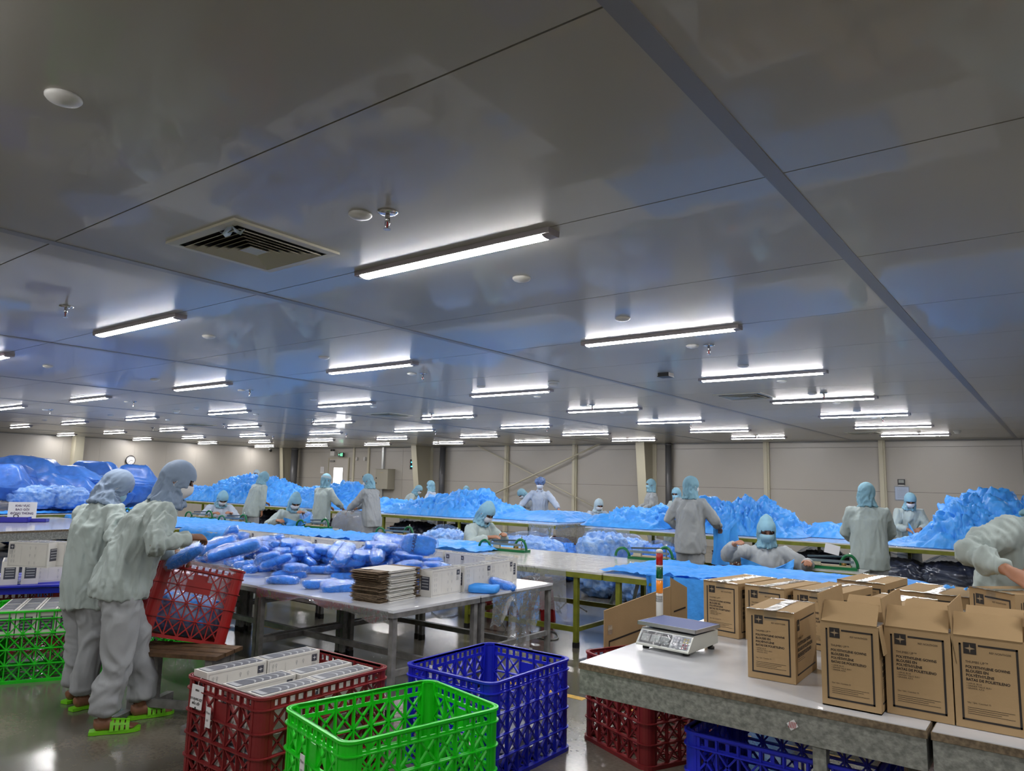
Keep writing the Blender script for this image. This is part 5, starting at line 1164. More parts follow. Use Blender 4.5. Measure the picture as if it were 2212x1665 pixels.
sealer('sealing machine beside the seated worker with the pointed hood',1098,1178,.1)
sealer('sealing machine left of the worker who holds up a gown',1405,1196,.1)
s_=sealer('sealing machine with a white note, right of the seated worker facing the camera',1795,1214,.1)
put('paper_note',MB().box((.02,-.03,.21),(.15,.004,.10),Matrix.Rotation(.2,3,'Y')),PAPER,s_)
# ------------------------------------------------------------------ stools, cables, slanting legs
def stool(label,x,y,m,h=.43,w=.30,rz=.2):
    t=thing('plastic_stool',label,'stool',(x,y,0),rz); a=w/2; b=w/2*.78
    put('seat',MB().b2(-b,b,-b,b,h-.02,h),m,t)
    for sx in (-1,1):
        for sy in (-1,1):
            l=MB(); l.add([(sx*a,sy*a,0),(sx*(a-.05),sy*a,0),(sx*(a-.05),sy*(a-.05),0),(sx*a,sy*(a-.05),0),(sx*b,sy*b,h-.02),(sx*(b-.05),sy*b,h-.02),(sx*(b-.05),sy*(b-.05),h-.02),(sx*b,sy*(b-.05),h-.02)],[(0,1,2,3),(4,5,6,7),(0,4,5,1),(1,5,6,2),(2,6,7,3),(3,7,4,0)]); put('leg',l,m,t)
    for s in (-1,1):
        for (z0,z1) in ((.16,.19),(.22,.25),(.28,h-.02)):
            q=a-(a-b)*((z0+z1)/2/h); put('side_panel',MB().b2(-q+.03,q-.03,s*q-.008,s*q+.008,z0,z1),m,t); put('side_panel',MB().b2(s*q-.008,s*q+.008,-q+.03,q-.03,z0,z1),m,t)
RS=mat('red_stool_plastic',(.38,.008,.012),.35)
p=at(1163,1350,0); stool('red plastic stool behind the dangling clear film',p.x-.12,p.y+.12,RS,.50,.36,.25)
p=at(1035,1345,0); stool('dark red stool under the packing table, behind the yellow-green legs',p.x-.2,p.y+.5,mat('dark_red_plastic',(.2,.01,.012),.4),.42,.36,.1)
def cable(label,pts,r,m):
    o=put('cable',MB().tube(pts,r,6),m,None,True); o['label']=label; o['category']='cable'
def sm(pts,n=8):
    out=[]; P=[Vector(p) for p in pts]; P=[P[0]]+P+[P[-1]]
    for i in range(1,len(P)-2):
        for k in range(n):
            t=k/n; out.append(.5*((2*P[i])+(-P[i-1]+P[i+1])*t+(2*P[i-1]-5*P[i]+4*P[i+1]-P[i+2])*t*t+(-P[i-1]+3*P[i]-3*P[i+1]+P[i+2])*t**3))
    return out+[P[-2]]
WC=mat('white_cable',(.5,.5,.47),.5)
F=lambda px,py,z=.008: at(px,py,z)
cable('white cable hanging from the table and ending on the floor by the film strip',sm([at(1065,1300,.42),at(1075,1330,.2),F(1092,1358),F(1094,1362)]),.006,WC)
cable('second white cable hanging down to the red stool',sm([at(1063,1300,.42),at(1085,1325,.25),at(1105,1335,.15),F(1128,1352)]),.006,WC)
cable('white cable looping on the floor right of the grey table leg',sm([F(1176,1360),F(1200,1366),F(1205,1378),F(1190,1381),F(1160,1376)]),.007,WC)
cable('thin dark cable lying on the floor behind the folding table leg',sm([F(1212,1312),F(1225,1300),F(1245,1306),F(1268,1320)]),.006,BLACK)
cable('grey cable curve on the floor under the packing tables',sm([F(932,1322),F(950,1332),F(975,1332),F(990,1326)]),.005,GREY_STEEL)
for i,(a_,b_) in enumerate((((1344,1245),(1316,1310)),((1380,1250),(1368,1300)))):
    q0=at(*a_,ZB_-.06); q1=at(b_[0],b_[1],0.0)
    t=thing('machine_stand','dark green slanting %s leg of the machine stand under the folding table'%('left' if i==0 else 'right'),'machine stand',(0,0,0)); put('strut',MB().bar(q0,(q1.x,q1.y,.0),.035,.035),mat('dark_green_steel',(.01,.05,.03),.4),t)
# red baskets stored under the high tables
for i,(px,py,z) in enumerate(((865,1150,0),(445,1110,0),(1068,1165,0),(1345,1200,0),(1425,1205,0),(2020,1265,0))):
    x=(-11.9,-16.9,-8.1,-5.35,-4.3,-1.35)[i]; y=(12.0,11.9,12.1,11.8,11.9,11.2)[i]
    crate('red lattice basket stored under the high tables, %s of the stored ones'%NUM[i],(x,y,0),R_(8*i),CR_RED,.80,.61,.53,'red baskets under the high tables')
crate('red lattice basket under the right high table beside the yellow-green leg',(-.55,11.55,0),0,CR_RED,.80,.61,.53,'red baskets under the high tables')
t=crate('red lattice basket low behind the cartons at the right',(-.75,6.0,0),R_(4),CR_RED,.80,.61,.53,'red baskets under the high tables')
# ------------------------------------------------------------------ sign on the left table
ps=at(46,1123,.74); view=_ry
sg=thing('paper_sign','white paper sign with Vietnamese lettering standing on the left table','sign',(ps.x,ps.y,.742),R_(55),None)
k_=math.hypot(ps.x,ps.y)/F_PX
put('sign_sheet',MB().box((0,0,.155),(.43,.006,.30)),PAPER,sg); put('sign_foot',MB().box((0,.04,.02),(.20,.10,.03)),CR_BLUE,sg)
sm_=MB()
for i,l in enumerate(('KHU V\u1ef0C','BAO G\u00d3I','\u0110\u00d3NG TH\u00d9NG')): add_text(sm_,l,.050,(0,-.0045,.225-.065*i),(1,0,0),(0,0,1),0,True,'CENTER')
put('lettering',sm_,mat('purple_ink',(.05,.02,.10),.6),sg)
t=thing('document_tray','blue plastic tray with black scissors in it, before the paper sign','tray',(at(33,1128,.742)).to_tuple(),R_(55)); BT=mat('violet_blue_plastic',(.03,.03,.32),.35)
q=MB()
for (x0,x1,y0_,y1_,z0,z1) in ((-.2,.2,-.1,.1,0,.01),(-.2,.2,-.1,-.09,0,.09),(-.2,.2,.09,.1,0,.07),(-.2,-.19,-.1,.1,0,.09),(.19,.2,-.1,.1,0,.09)): q.b2(x0,x1,y0_,y1_,z0,z1)
put('tray_shell',q,BT,t); put('scissors_handle',MB().tube([(.035*math.cos(A),0,.10+.025*math.sin(A)) for A in [k*math.pi/5 for k in range(11)]],.007,6),BLACK,t,True)
t=thing('document_tray','flat blue plastic tray right of the paper sign','tray',(at(70,1127,.742)).to_tuple(),R_(55)); q=MB()
for (x0,x1,y0_,y1_,z0,z1) in ((-.22,.22,-.1,.1,0,.01),(-.22,.22,-.1,-.09,0,.05),(-.22,.22,.09,.1,0,.05),(-.22,-.21,-.1,.1,0,.05),(.21,.22,-.1,.1,0,.05)): q.b2(x0,x1,y0_,y1_,z0,z1)
put('tray_shell',q,BT,t)
bag('grey-brown clear bag lying at the left edge on the sign table',(at(-2,1112,.745).x,at(-2,1112,.745).y,.745),(.30,.25,.14),90,mcont=mat('grey_contents',(.20,.17,.15),.6),tie=False,neck=0,group=None)
p=at(108,1215,.55); t=thing('paper_note','tilted white notice with dark print on a blue gown pile by the left packer','notice',(p.x-.9,p.y+.5,.50),0,rot=(R_(40),0,R_(50)))
sack('flat blue sack on the floor under the tilted white notice',(p.x-.95,p.y+.62,.235),(.55,.42,.235),(0,0,R_(50)),71)
put('paper_sheet',MB().box((0,0,0),(.34,.24,.003)),PAPER,t); ln=MB(); 
for i in range(5): ln.box((.0,.07-.035*i,.0025),(.24-.03*(i%2),.012,.001))
put('printed_lines',ln,INK,t); 
# strings, ties
for (px,py,lab) in ((931,1438,'white tie knotted on the far corner of the green crate'),(1143,1382,'grey cloth strip hung over the rim of the blue crate')):
    p=at(px,py,.535) if 'white' in lab else Vector((-2.80,3.945,.54)); t=thing('tie_strip',lab,'tie',p); put('strip',MB().grid([[(x,.012*math.sin(j)*0+.0,.004-.03*j) for x in (-.012,.0,.012)] for j in range(4)]),PAPER if 'white' in lab else mat('grey_cloth',(.35,.36,.36),.8),t,True)
# ------------------------------------------------------------------ people
def V(*a): return Vector(a)
def d_(t, side=0.): return Vector((math.sin(side), math.sin(t)*math.cos(side), math.cos(t)*math.cos(side)))
def ik(a, c, l1, l2, hint):
    v=c-a; D=min(v.length, (l1+l2)*.985); u=v.normalized(); x=(l1*l1-l2*l2+D*D)/(2*D); h=math.sqrt(max(0,l1*l1-x*x))
    p=hint-u*hint.dot(u); p.normalize(); return a+u*x+p*h, a+u*D
def secs_along(pts, radii, xax):
    out=[]; k=len(pts)
    for i,p in enumerate(pts):
        t=(pts[min(i+1,k-1)]-pts[max(i-1,0)]).normalized(); x=(xax-t*xax.dot(t)).normalized(); y=t.cross(x); rx,ry=radii[i]; out.append((p,x*rx,y*ry))
    return out
def hand_into(m, w, d, n, side, curl=.5, sc=1., spread=.05):
    """w wrist, d direction of the hand, n palm normal (towards palm), side +1 right / -1 left"""
    d=d.normalized(); n=(n-d*n.dot(d)).normalized(); s=d.cross(n).normalized()*side      # s points to the thumb side
    pl=.085*sc; 
    m.loft([(w-d*.03*sc, s*.026*sc, n*.021*sc),(w+d*.01*sc, s*.030*sc, n*.019*sc),(w+d*.045*sc, s*.040*sc, n*.016*sc),(w+d*pl, s*.041*sc, n*.014*sc),(w+d*(pl+.008*sc), s*.034*sc, n*.009*sc)],14)
    for i,(off,L) in enumerate(((.030,.068),(.010,.076),(-.011,.070),(-.031,.055))):
        p=w+d*(pl-.006*sc)+s*off*sc; dd=(d+s*(off*spread*20*.3)).normalized(); pts=[p-dd*.02*sc,p]; a=0; 
        for q in (.42,.33,.25):
            a+=curl*(.8 if q>.4 else 1.0); v=(dd*math.cos(a)+n*math.sin(a)); p=p+v*L*q*sc; pts.append(p)
        m.tube(pts,[.0092*sc,.0095*sc,.0088*sc,.0080*sc,.0062*sc],8)
    p=w+d*.018*sc+s*.022*sc; v=(d*.62+s*.62+n*.35).normalized(); q=p+v*.038*sc; v2=(d*.85+s*.15+n*.45).normalized(); r=q+v2*.030*sc; e=r+(d*.8+n*.55).normalized()*.022*sc
    m.tube([p-v*.012*sc,p,q,r,e],[.013*sc,.0135*sc,.0115*sc,.0100*sc,.0072*sc],8)
def displace(me, amp, f, seed, octs=2, warp=.8, off=.45):
    co,no=me_arrays(me); r=ridged(co*np.array(f)+seed*4.7,octs,warp); co=co+no*((r-off)*amp)[:,None]; me_set(me,co)
def setm(me, m): me.materials.clear(); me.materials.append(m); smooth_me(me); return me
def cut_faces(me, keep):
    vs=[tuple(v.co) for v in me.vertices]; fs=[tuple(p.vertices) for p in me.polygons if keep(p.center)]
    m2=bpy.data.meshes.new('t'); m2.from_pydata(vs,[],fs); m2.update(); bpy.data.meshes.remove(me); return m2
def pxd(px,py,dep): return Vector((0,0,CAM_H))+ray(px,py)*dep
def person(label, pos, phi, s=1., lean=.15, side=0., hp=.5, hyaw=0., hroll=0., hands=None, seated=False, hood='hood', hoodm=None, jm=None, mask=None, face=True, point=0., near=False, feet=None, curl=.5, skin=None, seed=0, band=False, group=None, curve=.0, palm=None, hipy=0., twist=0., world=False, hints=None, hz=None, heml=.185):
    hoodm=hoodm or HOODB; jm=jm or JACKET; skin=skin or SKIN
    t=thing('person',label,'person',(pos[0],pos[1],0),phi,group); t.scale=(s,s,s)
    hipz=(hz or .37) if seated else .865; hip=V(0,hipy,hipz)
    a1,a2,a3=lean*(.8-curve),lean,lean*(1.05+curve)
    P1=hip+d_(a1,side*.7)*.19; P2=P1+d_(a2,side)*.18; P3=P2+d_(a3,side)*.15
    X=Vector((math.cos(twist),math.sin(twist),-side*.5)).normalized(); up=d_(a3,side); F=X.cross(up)*-1; F=up.cross(X)
    shl=P3-up*.055-X*.165; shr=P3-up*.055+X*.165
    nd=d_((a3+hp)*.5,side*.6); hc=P3+nd*.108+d_(hp)*.065
    # head frame
    Rh=Matrix.Rotation(hyaw,3,'Z')@Matrix.Rotation(-hp,3,'X')@Matrix.Rotation(hroll,3,'Y')
    if hands is None: hands=[(-.16,.34,.98),(.16,.34,.98)]
    if world:
        MI=(Matrix.Translation((pos[0],pos[1],0))@Matrix.Rotation(phi,4,'Z')@Matrix.Scale(s,4)).inverted(); hands=[MI@Vector(q) if q is not None else None for q in hands]; hands=[h if h is not None else V(-.16,.34,.98) for h in hands]; hints=[MI.to_3x3()@Vector(q) for q in hints] if hints else None
    UA,FA=.275,.245; arms=[]
    for sgn,sh,h in ((-1,shl,hands[0]),(1,shr,hands[1])):
        el,wr=ik(sh,V(*h),UA,FA,V(*hints[0 if sgn<0 else 1]) if hints else V(sgn*.75,-.45,-.6)); arms.append((sgn,sh,el,wr))
    # legs
    feet=feet or ((-.10,.02),(.10,-.02)); legs=[]
    for sgn,(fx,fy) in zip((-1,1),feet):
        hj=hip+V(sgn*.085,0,-.02)
        if seated: kn=V(sgn*.12,.38+hipy,max(.42,hipz+.02)); an=V(sgn*.12,.36+hipy,.09)
        else: an=V(fx,fy,.085); kn=(hj+an)/2+V(0,.025,.01)
        legs.append((sgn,hj,kn,an))
    # ---- body: one continuous skin
    b=MB()
    b.loft(secs_along([hip-V(0,0,.10),hip,P1,P2,P3-up*.03,P3+nd*.02],[(.11,.08),(.15,.10),(.125,.09),(.145,.095),(.13,.07),(.055,.055)],X),16)
    b.tube([P3-up*.03,P3+nd*.06,hc-Rh@V(0,.01,.03)],[.056,.052,.055],12)
    b.ell(hc+Rh@V(0,-.012,.018),(.076,.092,.098),Rh,16,12); b.ell(hc+Rh@V(0,.026,-.040),(.056,.060,.066),Rh,14,10)
    b.ell(hc+Rh@V(0,.052,-.082),(.028,.026,.020),Rh,10,8)
    b.tube([hc+Rh@V(0,.082,.022),hc+Rh@V(0,.100,-.010),hc+Rh@V(0,.092,-.022)],[.008,.012,.010],8)
    b.ell(hc+Rh@V(0,.080,-.052),(.022,.010,.006),Rh,10,6); b.ell(hc+Rh@V(0,.080,-.062),(.020,.010,.006),Rh,10,6)
    for q in (-1,1): b.ell(hc+Rh@V(q*.078,-.012,-.005),(.010,.020,.030),Rh,8,8); b.ell(hc+Rh@V(q*.032,.074,.028),(.020,.014,.008),Rh,8,6)
    for sgn,sh,el,wr in arms:
        fd=(wr-el).normalized(); b.tube([sh-X*sgn*.05,sh,el,el+(wr-el)*.35,wr],[.05,.048,.038,.038,.027],10)
        pn_=Vector(palm[0 if sgn<0 else 1]) if palm else V(-sgn*.45,0,-1)
        hd=(fd+V(-sgn*.1,.25,-.25)).normalized(); hand_into(b,wr,hd,pn_,sgn,curl)
    for sgn,hj,kn,an in legs:
        b.tube([hj+V(0,0,.05),hj-V(0,0,.05),kn,an+(kn-an)*.55,an],[.07,.078,.052,.050,.034],10)
        fdv=V(sgn*.12,1,0).normalized(); fx=V(fdv.y,-fdv.x,0)
        b.loft([(an+V(0,0,-.02)-fdv*.055,fx*.022,V(0,0,.025)),(an+V(0,0,-.035)-fdv*.035,fx*.030,V(0,0,.036)),(an+V(0,0,-.030)+fdv*.02,fx*.034,V(0,0,.042)),(an+V(0,0,-.045)+fdv*.09,fx*.042,V(0,0,.026)),(an+V(0,0,-.055)+fdv*.15,fx*.042,V(0,0,.014))],12)
        for i in range(5):
            o=an+V(0,0,-.058)+fdv*.14+fx*sgn*(-.032+.0165*i); L=.045-.006*i; b.tube([o,o+fdv*L*.6,o+fdv*L],[.011-.001*i,.0105-.001*i,.007],8)
    vx=.0062 if near else .0085
    me=setm(apply_mods(b,vx,1),skin); me.name='body'; obj('body',me,t)
    # ---- trousers
    tr=MB(); tr.loft(secs_along([hip-V(0,0,.13),hip-V(0,0,.03),hip+d_(a1)*.07,hip+d_(a1)*.10],[(.155,.115),(.170,.130),(.155,.118),(.15,.11)],V(1,0,0)),18)
    for sgn,hj,kn,an in legs:
        if seated: tr.tube([hj+V(0,-.02,-.02),hj+V(0,.1,-.01),kn,kn+V(0,.01,-.05),an+V(0,0,.06),an+V(0,0,.01)],[.10,.10,.085,.08,.075,.07],14)
        else: tr.tube([hj+V(0,0,.03),hj-V(0,0,.10),kn+V(0,0,.03),kn-V(0,0,.08),an+V(0,0,.14),an+V(0,0,.045),an+V(0,0,.02)],[.095,.112,.098,.092,.085,.082,.060],16)
    me=apply_mods(tr,.011 if near else .016,2); displace(me,.024 if near else .015,(5,5,4.0),seed+3,2,1.2); me.name='trousers'; obj('trousers',setm(me,TROUS),t)
    # ---- jacket
    j=MB(); hemd=(hip-V(0,0,.0)); lowdir=(V(0,0,-1)*.8-d_(a1)*.4).normalized()
    if seated: lowdir=V(0,.15,-1).normalized()
    hem=hip+lowdir*(.02 if seated else heml)
    j.loft(secs_along([hem,hip+lowdir*min(.05,heml*.4) if not seated else hip,hip+d_(a1)*.06,P1,P2,P3-up*.065,P3-up*.01,P3+nd*.030],[(.205,.165),(.212,.170),(.200,.158),(.190,.150),(.205,.150),(.165,.118),(.100,.084),(.072,.070)],X),24)
    for sgn,sh,el,wr in arms:
        mid=sh+(el-sh)*.5; fm=el+(wr-el)*.5; cu=wr-(wr-el).normalized()*.015
        j.tube([sh-X*sgn*.09-up*.02,sh+X*sgn*.005-up*.005,mid,el,fm,cu-(wr-el).normalized()*.03,cu],[.082,.082,.076,.070,.062,.052,.040],16)
    me=apply_mods(j,.0095 if near else .0135,3)
    displace(me,.034 if near else .022,(6.0,6.0,1.9),seed,2,1.3); displace(me,.009 if near else .006,(14,14,6),seed+5,2,1.3); me.name='jacket'; obj('jacket',setm(me,jm),t)
    c=MB(); c.loft(secs_along([P3-up*.005,P3+nd*.025,P3+nd*.052],[(.086,.078),(.072,.068),(.068,.064)],X),20); cm=c.mesh('collar',jm,True); obj('collar',cm,t)
    # ---- hood / cap
    H=lambda x,y,z: hc+Rh@V(x,y,z)
    if hood=='hood':
        h=MB(); h.ell(H(0,-.010,.020),(.096,.114,.118),Rh,22,16); h.ell(H(0,.010,-.045),(.080,.088,.088),Rh,18,12)
        if point: h.ell(H(0,-.02-.015*point,.060+.030*point),(.070,.080,.070),Rh,14,10); h.ell(H(0,-.025-.02*point,.095+.040*point),(.036,.040,.036),Rh,12,8)
        h.tube([H(0,-.02,-.02),H(0,-.02,-.075),P3+nd*.045-F*.005,P3+nd*.005],[.090,.088,.096,.112],18)
        if lean>.3: h.tube([H(0,.01,-.08),P3+F*.075+nd*.02],[.075,.06],14)
        me=apply_mods(h,.0075 if near else .010,2)
        co,no=me_arrays(me); lc=(co-np.array(hc))@np.array(Rh); w=np.clip((.05-lc[:,2])/.10,.12,1); r=ridged(lc*np.array([16,16,6])+seed,2,1.0); co=co+no*((r-.45)*.028*w)[:,None]; me_set(me,co)
        if face:
            Ri=Rh.transposed(); zlo=-.10 if mask is not None and mask!='under' else -.022
            me=cut_faces(me,lambda p: not ((lambda l: l.y>.035 and abs(l.x)<.066-.25*max(0,-.02-l.z) and zlo<l.z<.050-.25*abs(l.x))(Ri@(p-hc))))
        me.name='hood'; obj('hood',setm(me,hoodm),t)
        if band:
            b2=MB(); 
            for k in range(24):
                A0,A1=2*math.pi*k/24,2*math.pi*(k+1)/24
                q=[H(.100*math.cos(a_),.118*math.sin(a_)-.010,.045+z) for z in (-.02,.02) for a_ in (A0,A1)]; b2.add(q,[(0,1,3,2)])
            put('head_band',b2,HOODW,t,True)
    elif hood=='net':
        h=MB(); h.ell(H(0,-.020,.055),(.118,.130,.090),Rh,24,14); me=apply_mods(h,.010,2); displace(me,.03,(14,14,14),seed,2,1.); me.name='hair_net'; obj('hair_net',setm(me,mat('blue_hair_net',(.13,.20,.38),.6,noise=.3,nscale=30)),t)
        h=MB(); h.ell(H(0,-.022,.030),(.084,.098,.096),Rh,18,12); me=apply_mods(h,.009,1); me=cut_faces(me,lambda p: (lambda l: l.z>.02 or l.y<.02)(Rh.transposed()@(p-hc))); me.name='hair'; obj('hair',setm(me,BLACK),t)
    if mask is not None:
        mm=MASKB if mask=='under' else mask; P=[]
        for i in range(13):
            u=-1+i/6; row=[]
            for k in range(9):
                v=k/8; z=-.004-.092*v; wd=.074-.012*v*v; th=u*1.25; rr=1+.10*math.sin(math.pi*min(1,v*1.1))
                row.append(tuple(H(wd*math.sin(th)*rr*1.02,.012+(.092-.012*v)*math.cos(th)*rr+.010*(1-u*u)*math.sin(math.pi*v),z+.010*(1-abs(u)))))
            P.append(row)
        mk=put('face_mask',MB().grid(P),mm,t,True)
        for q in (-1,1): put('ear_loop',MB().tube([H(q*.070,.035,-.02),H(q*.090,-.0,.0),H(q*.088,-.01,-.03),H(q*.070,.03,-.06)],.0022,5),MASKW,mk,True)
    if face:
        for q in (-1,1):
            put('eye',MB().ell(H(q*.031,.0805,.012),(.013,.008,.0065),Rh,10,6),EYE,t,True)
            put('eyebrow',MB().tube([H(q*.016,.088,.030),H(q*.034,.086,.035),H(q*.050,.074,.030)],.0032,5),EYE,t,True)
    if near:
        for sgn,hj,kn,an in legs:
            fdv=V(sgn*.12,1,0).normalized(); fx=V(fdv.y,-fdv.x,0); base=V(an.x,an.y,0)
            sl=MB(); out=[(-.075,.030),(-.05,.038),(0,.036),(.07,.046),(.13,.050),(.175,.042),(.20,.02)]
            poly=[base+fdv*a+fx*w for a,w in out]+[base+fdv*a-fx*w for a,w in out[::-1]]; k=len(poly)
            sl.add([p+V(0,0,.002) for p in poly]+[p+V(0,0,.022) for p in poly],[tuple(range(k))[::-1],tuple(range(k,2*k))]+[(i,(i+1)%k,k+(i+1)%k,k+i) for i in range(k)])
            sp_=put('slipper',sl,SLIP,t); 
            for a0 in range(4):
                P=[]
                for i in range(9):
                    th=math.pi*i/8; row=[]
                    for q in (0,1):
                        a=.035+.028*a0+.020*q; ww=.050; hh=.066-.13*max(0,a-.03)-.0
                        row.append(tuple(base+fdv*(a-.015*math.sin(th)*0)+fx*ww*math.cos(th)+V(0,0,.020+hh*math.sin(th))))
                    P.append(row)
                g=MB().grid(P); put('strap',g,SLIP,sp_,True)
            for i in range(4):
                th0=math.pi*(i+1)/5; P=[]
                for q in range(5):
                    a=.035+.104*q/4; hh=.068-.13*max(0,a-.03); row=[]
                    for dth in (-.12,.12): row.append(tuple(base+fdv*a+fx*.0505*math.cos(th0+dth)+V(0,0,.021+hh*math.sin(th0+dth))))
                    P.append(row)
                put('strap',MB().grid(P),SLIP,sp_,True)
    if seated: stool('low plastic stool under the '+' '.join(label.split()[:9]), pos[0], pos[1], RS if seed%2 else mat('blue_stool_plastic',(.02,.05,.3),.4), max(.2,(hipz-.10))*s, .32, phi)
    hw=t.matrix_basis@hc; q=hw-Vector((0,0,CAM_H)); zz=q.dot(_fw); PLOG.append((label[:44],round(CX+F_PX*q.dot(_r)/zz),round(CY-F_PX*q.dot(_u)/zz),round(F_PX*.12*s/zz)))
    return t
PLOG=[]
def gpos(px, dist_Y): p=atY(px,1100,dist_Y); return (p.x,p.y)
T2=math.radians
person('standing packer in grey-green coat at far left, seen from behind with bowed head', (-5.53,2.40), T2(12), .98, .12, side=.0, hp=.80, hyaw=-.35, hands=[pxd(262,1168,5.35),pxd(258,1172,5.15)], world=True, hoodm=HOODG, mask=MASKB, near=True, seed=1, feet=((-.11,.05),(.10,-.03)), skin=SKIN2, curve=.35)
person('tall packer in grey-green coat leaning over the tilted red basket, blue pack in hand', (-4.92,2.36), T2(-22), 1.035, .44, hp=.40, hyaw=-.15, hands=[pxd(384,1196,5.1),pxd(413,1160,4.72)], world=True, heml=.09, hoodm=HOODG, mask=MASKW, near=True, seed=2, feet=((-.10,.16),(.11,-.05)), skin=SKIN2, curve=.1, hipy=-.02, curl=.75)
# seated packers behind the folding tables
person('seated worker in light blue hood glimpsed between the two standing packers', gpos(272,8.35), T2(170), 1.06, .25, hp=.7, hyaw=.5, seated=True, point=.5, mask=MASKW, hands=[(-.14,.42,.74),(.14,.42,.74)], seed=3)
person('seated worker in white coat left of the bending worker, face turned down to the right', gpos(470,8.35), T2(255), 1.12, .30, hp=.85, seated=True, point=.6, mask=MASKW, jm=JACKET3, hands=[(-.12,.40,.75),(.20,.42,.75)], seed=4)
person('seated worker in pale coat reaching right with a sheet of blue film', gpos(628,8.35), T2(250), 1.12, .25, hp=.75, seated=True, point=1, mask=MASKW, hands=[(-.05,.50,.86),(.30,.36,.73)], seed=5)
person('seated worker with tall pointed blue hood and white mask looking down', gpos(1026,8.15), T2(268), 1.12, .22, hp=.75, seated=True, point=.7, mask=MASKW, hands=[(-.08,.42,.76),(.18,.42,.74)], seed=6)
person('seated worker facing the camera, pointed blue hood and mask, both hands stretching a gown', gpos(1652,8.3), T2(205), 1.06, .12, hp=.35, hyaw=.05, seated=True, point=1, mask='under', jm=JACKET2, hands=[(-.36,.36,.78),(.34,.34,.93)], seed=7)
# standing workers in the aisle
person('worker bending over the high table seen from behind, left of the pipe', gpos(544,9.5), T2(-2), 1.02, .34, hp=.5, hyaw=-.5, hands=[(-.14,.40,.98),(.22,.10,.80)], jm=JACKET, mask=None, face=False, seed=8, point=.4)
person('standing worker seen from behind with a white band around the blue hood', gpos(694,9.6), T2(5), .99, .12, hp=.25, hands=[(-.14,.34,1.0),(.22,.36,1.0)], mask=None, face=False, seed=9, band=True, hoodm=HOODB)
person('standing worker in long coat holding open a big clear bag', gpos(804,9.6), T2(102), 1.0, .14, hp=.45, hyaw=.1, hands=[(-.16,.44,.98),(.10,.46,.99)], jm=JACKET2, mask=MASKW, seed=10)
person('standing worker in grey coat seen from behind, holding up a blue gown at his right', gpos(1490,9.45), T2(-2), 1.02, .06, hp=.15, hyaw=-.45, hands=[(-.18,.16,.98),(.26,.34,1.02)], jm=JACKET2, mask=MASKW, seed=11)
person('standing worker in blue-green coat, back turned, right of the seated one facing us', gpos(1874,9.35), T2(14), 1.0, .10, hp=.45, hyaw=-.35, hands=[(-.14,.36,.98),(.18,.40,1.0)], mask=MASKB, seed=12, hoodm=HOODB)
# behind the high tables
person('small worker in light blue hood leaning right just left of the cream column', gpos(873,13.7), T2(-60), .92, .62, hp=.7, hands=[(-.1,.42,.98),(.15,.44,.98)], mask=MASKW, seed=13)
person('worker in profile facing left just right of the cream column', gpos(935,13.6), T2(115), .93, .12, hp=.2, hands=[(-.14,.36,1.0),(.14,.36,1.0)], mask=MASKB, seed=14, jm=JACKET3)
person('man in bluish coat with puffy blue hair net and white mask, arms spread', gpos(1166,13.75), T2(215), 1.0, .10, hp=.3, hyaw=-.2, hood='net', hands=[(-.42,.34,1.0),(.46,.24,1.0)], mask=MASKW, jm=JACKET3, seed=15)
person('half-hidden worker bending behind the man with the hair net', gpos(1164,14.3), T2(150), .95, .75, hp=.9, hands=[(-.2,.5,.9),(.2,.5,.9)], mask=MASKW, seed=16, jm=JACKET2)
person('worker with light hood and white mask sitting low at the end of the left table', gpos(1286,13.7), T2(235), .98, .22, hp=.55, seated=True, hz=.50, hands=[(-.12,.44,.92),(.14,.44,.92)], mask=MASKW, seed=17, jm=JACKET3, hoodm=HOODW)
person('worker standing far back in front of the cream column, facing left', gpos(1410,15.8), T2(130), 1.02, .06, hp=.1, hands=[(-.14,.30,1.0),(.14,.30,1.0)], mask='under', seed=18, jm=JACKET2)
person('hooded worker whose face shows over the shoulder of the grey-coated standing worker', gpos(1468,13.6), T2(165), .92, .12, hp=.35, hyaw=.2, hands=[(-.16,.36,.98),(.16,.36,.98)], mask='under', seed=19)
person('stooping worker whose blue hood only shows behind the gown mound', gpos(1450,14.4), T2(120), .95, .15, hp=.5, seated=True, mask=MASKW, seed=20)
person('worker hidden up to the hood behind the large gown mound', gpos(1652,13.9), T2(200), .86, .25, hp=.4, mask=MASKW, seed=21)
person('worker in pale coat and white mask behind the right high table, looking down', gpos(1960,13.5), T2(205), .94, .20, hp=.65, hyaw=-.2, hands=[(-.08,.34,1.06),(.10,.36,1.04)], mask=MASKW, seed=22)
person('worker with white cap peeking over the tallest blue mound', gpos(550,13.5), T2(215), 1.05, .04, hp=.1, mask=MASKW, hoodm=HOODW, seed=23)
person('worker with white cap low behind the right slope of the tallest mound', gpos(606,13.6), T2(215), .90, .4, hp=.6, mask=MASKW, hoodm=HOODW, seed=24)
person('worker whose light hood tops the broad mound behind the seated worker', gpos(1007,14.0), T2(215), .87, .2, hp=.4, mask=MASKW, seed=25)
# the big figure cut by the right edge
person('packer at the right edge of the view, arm reaching down to a taped carton', (-.31,4.82), T2(235), 1.06, .34, side=-.22, hp=.95, hroll=-.2, hands=[pxd(2245,1232,3.62),pxd(2178,1232,3.5)], world=True, hints=[(0,0,-1),(-.8,-.6,-.35)], near=True, mask=MASKW, seed=26, curl=.2)
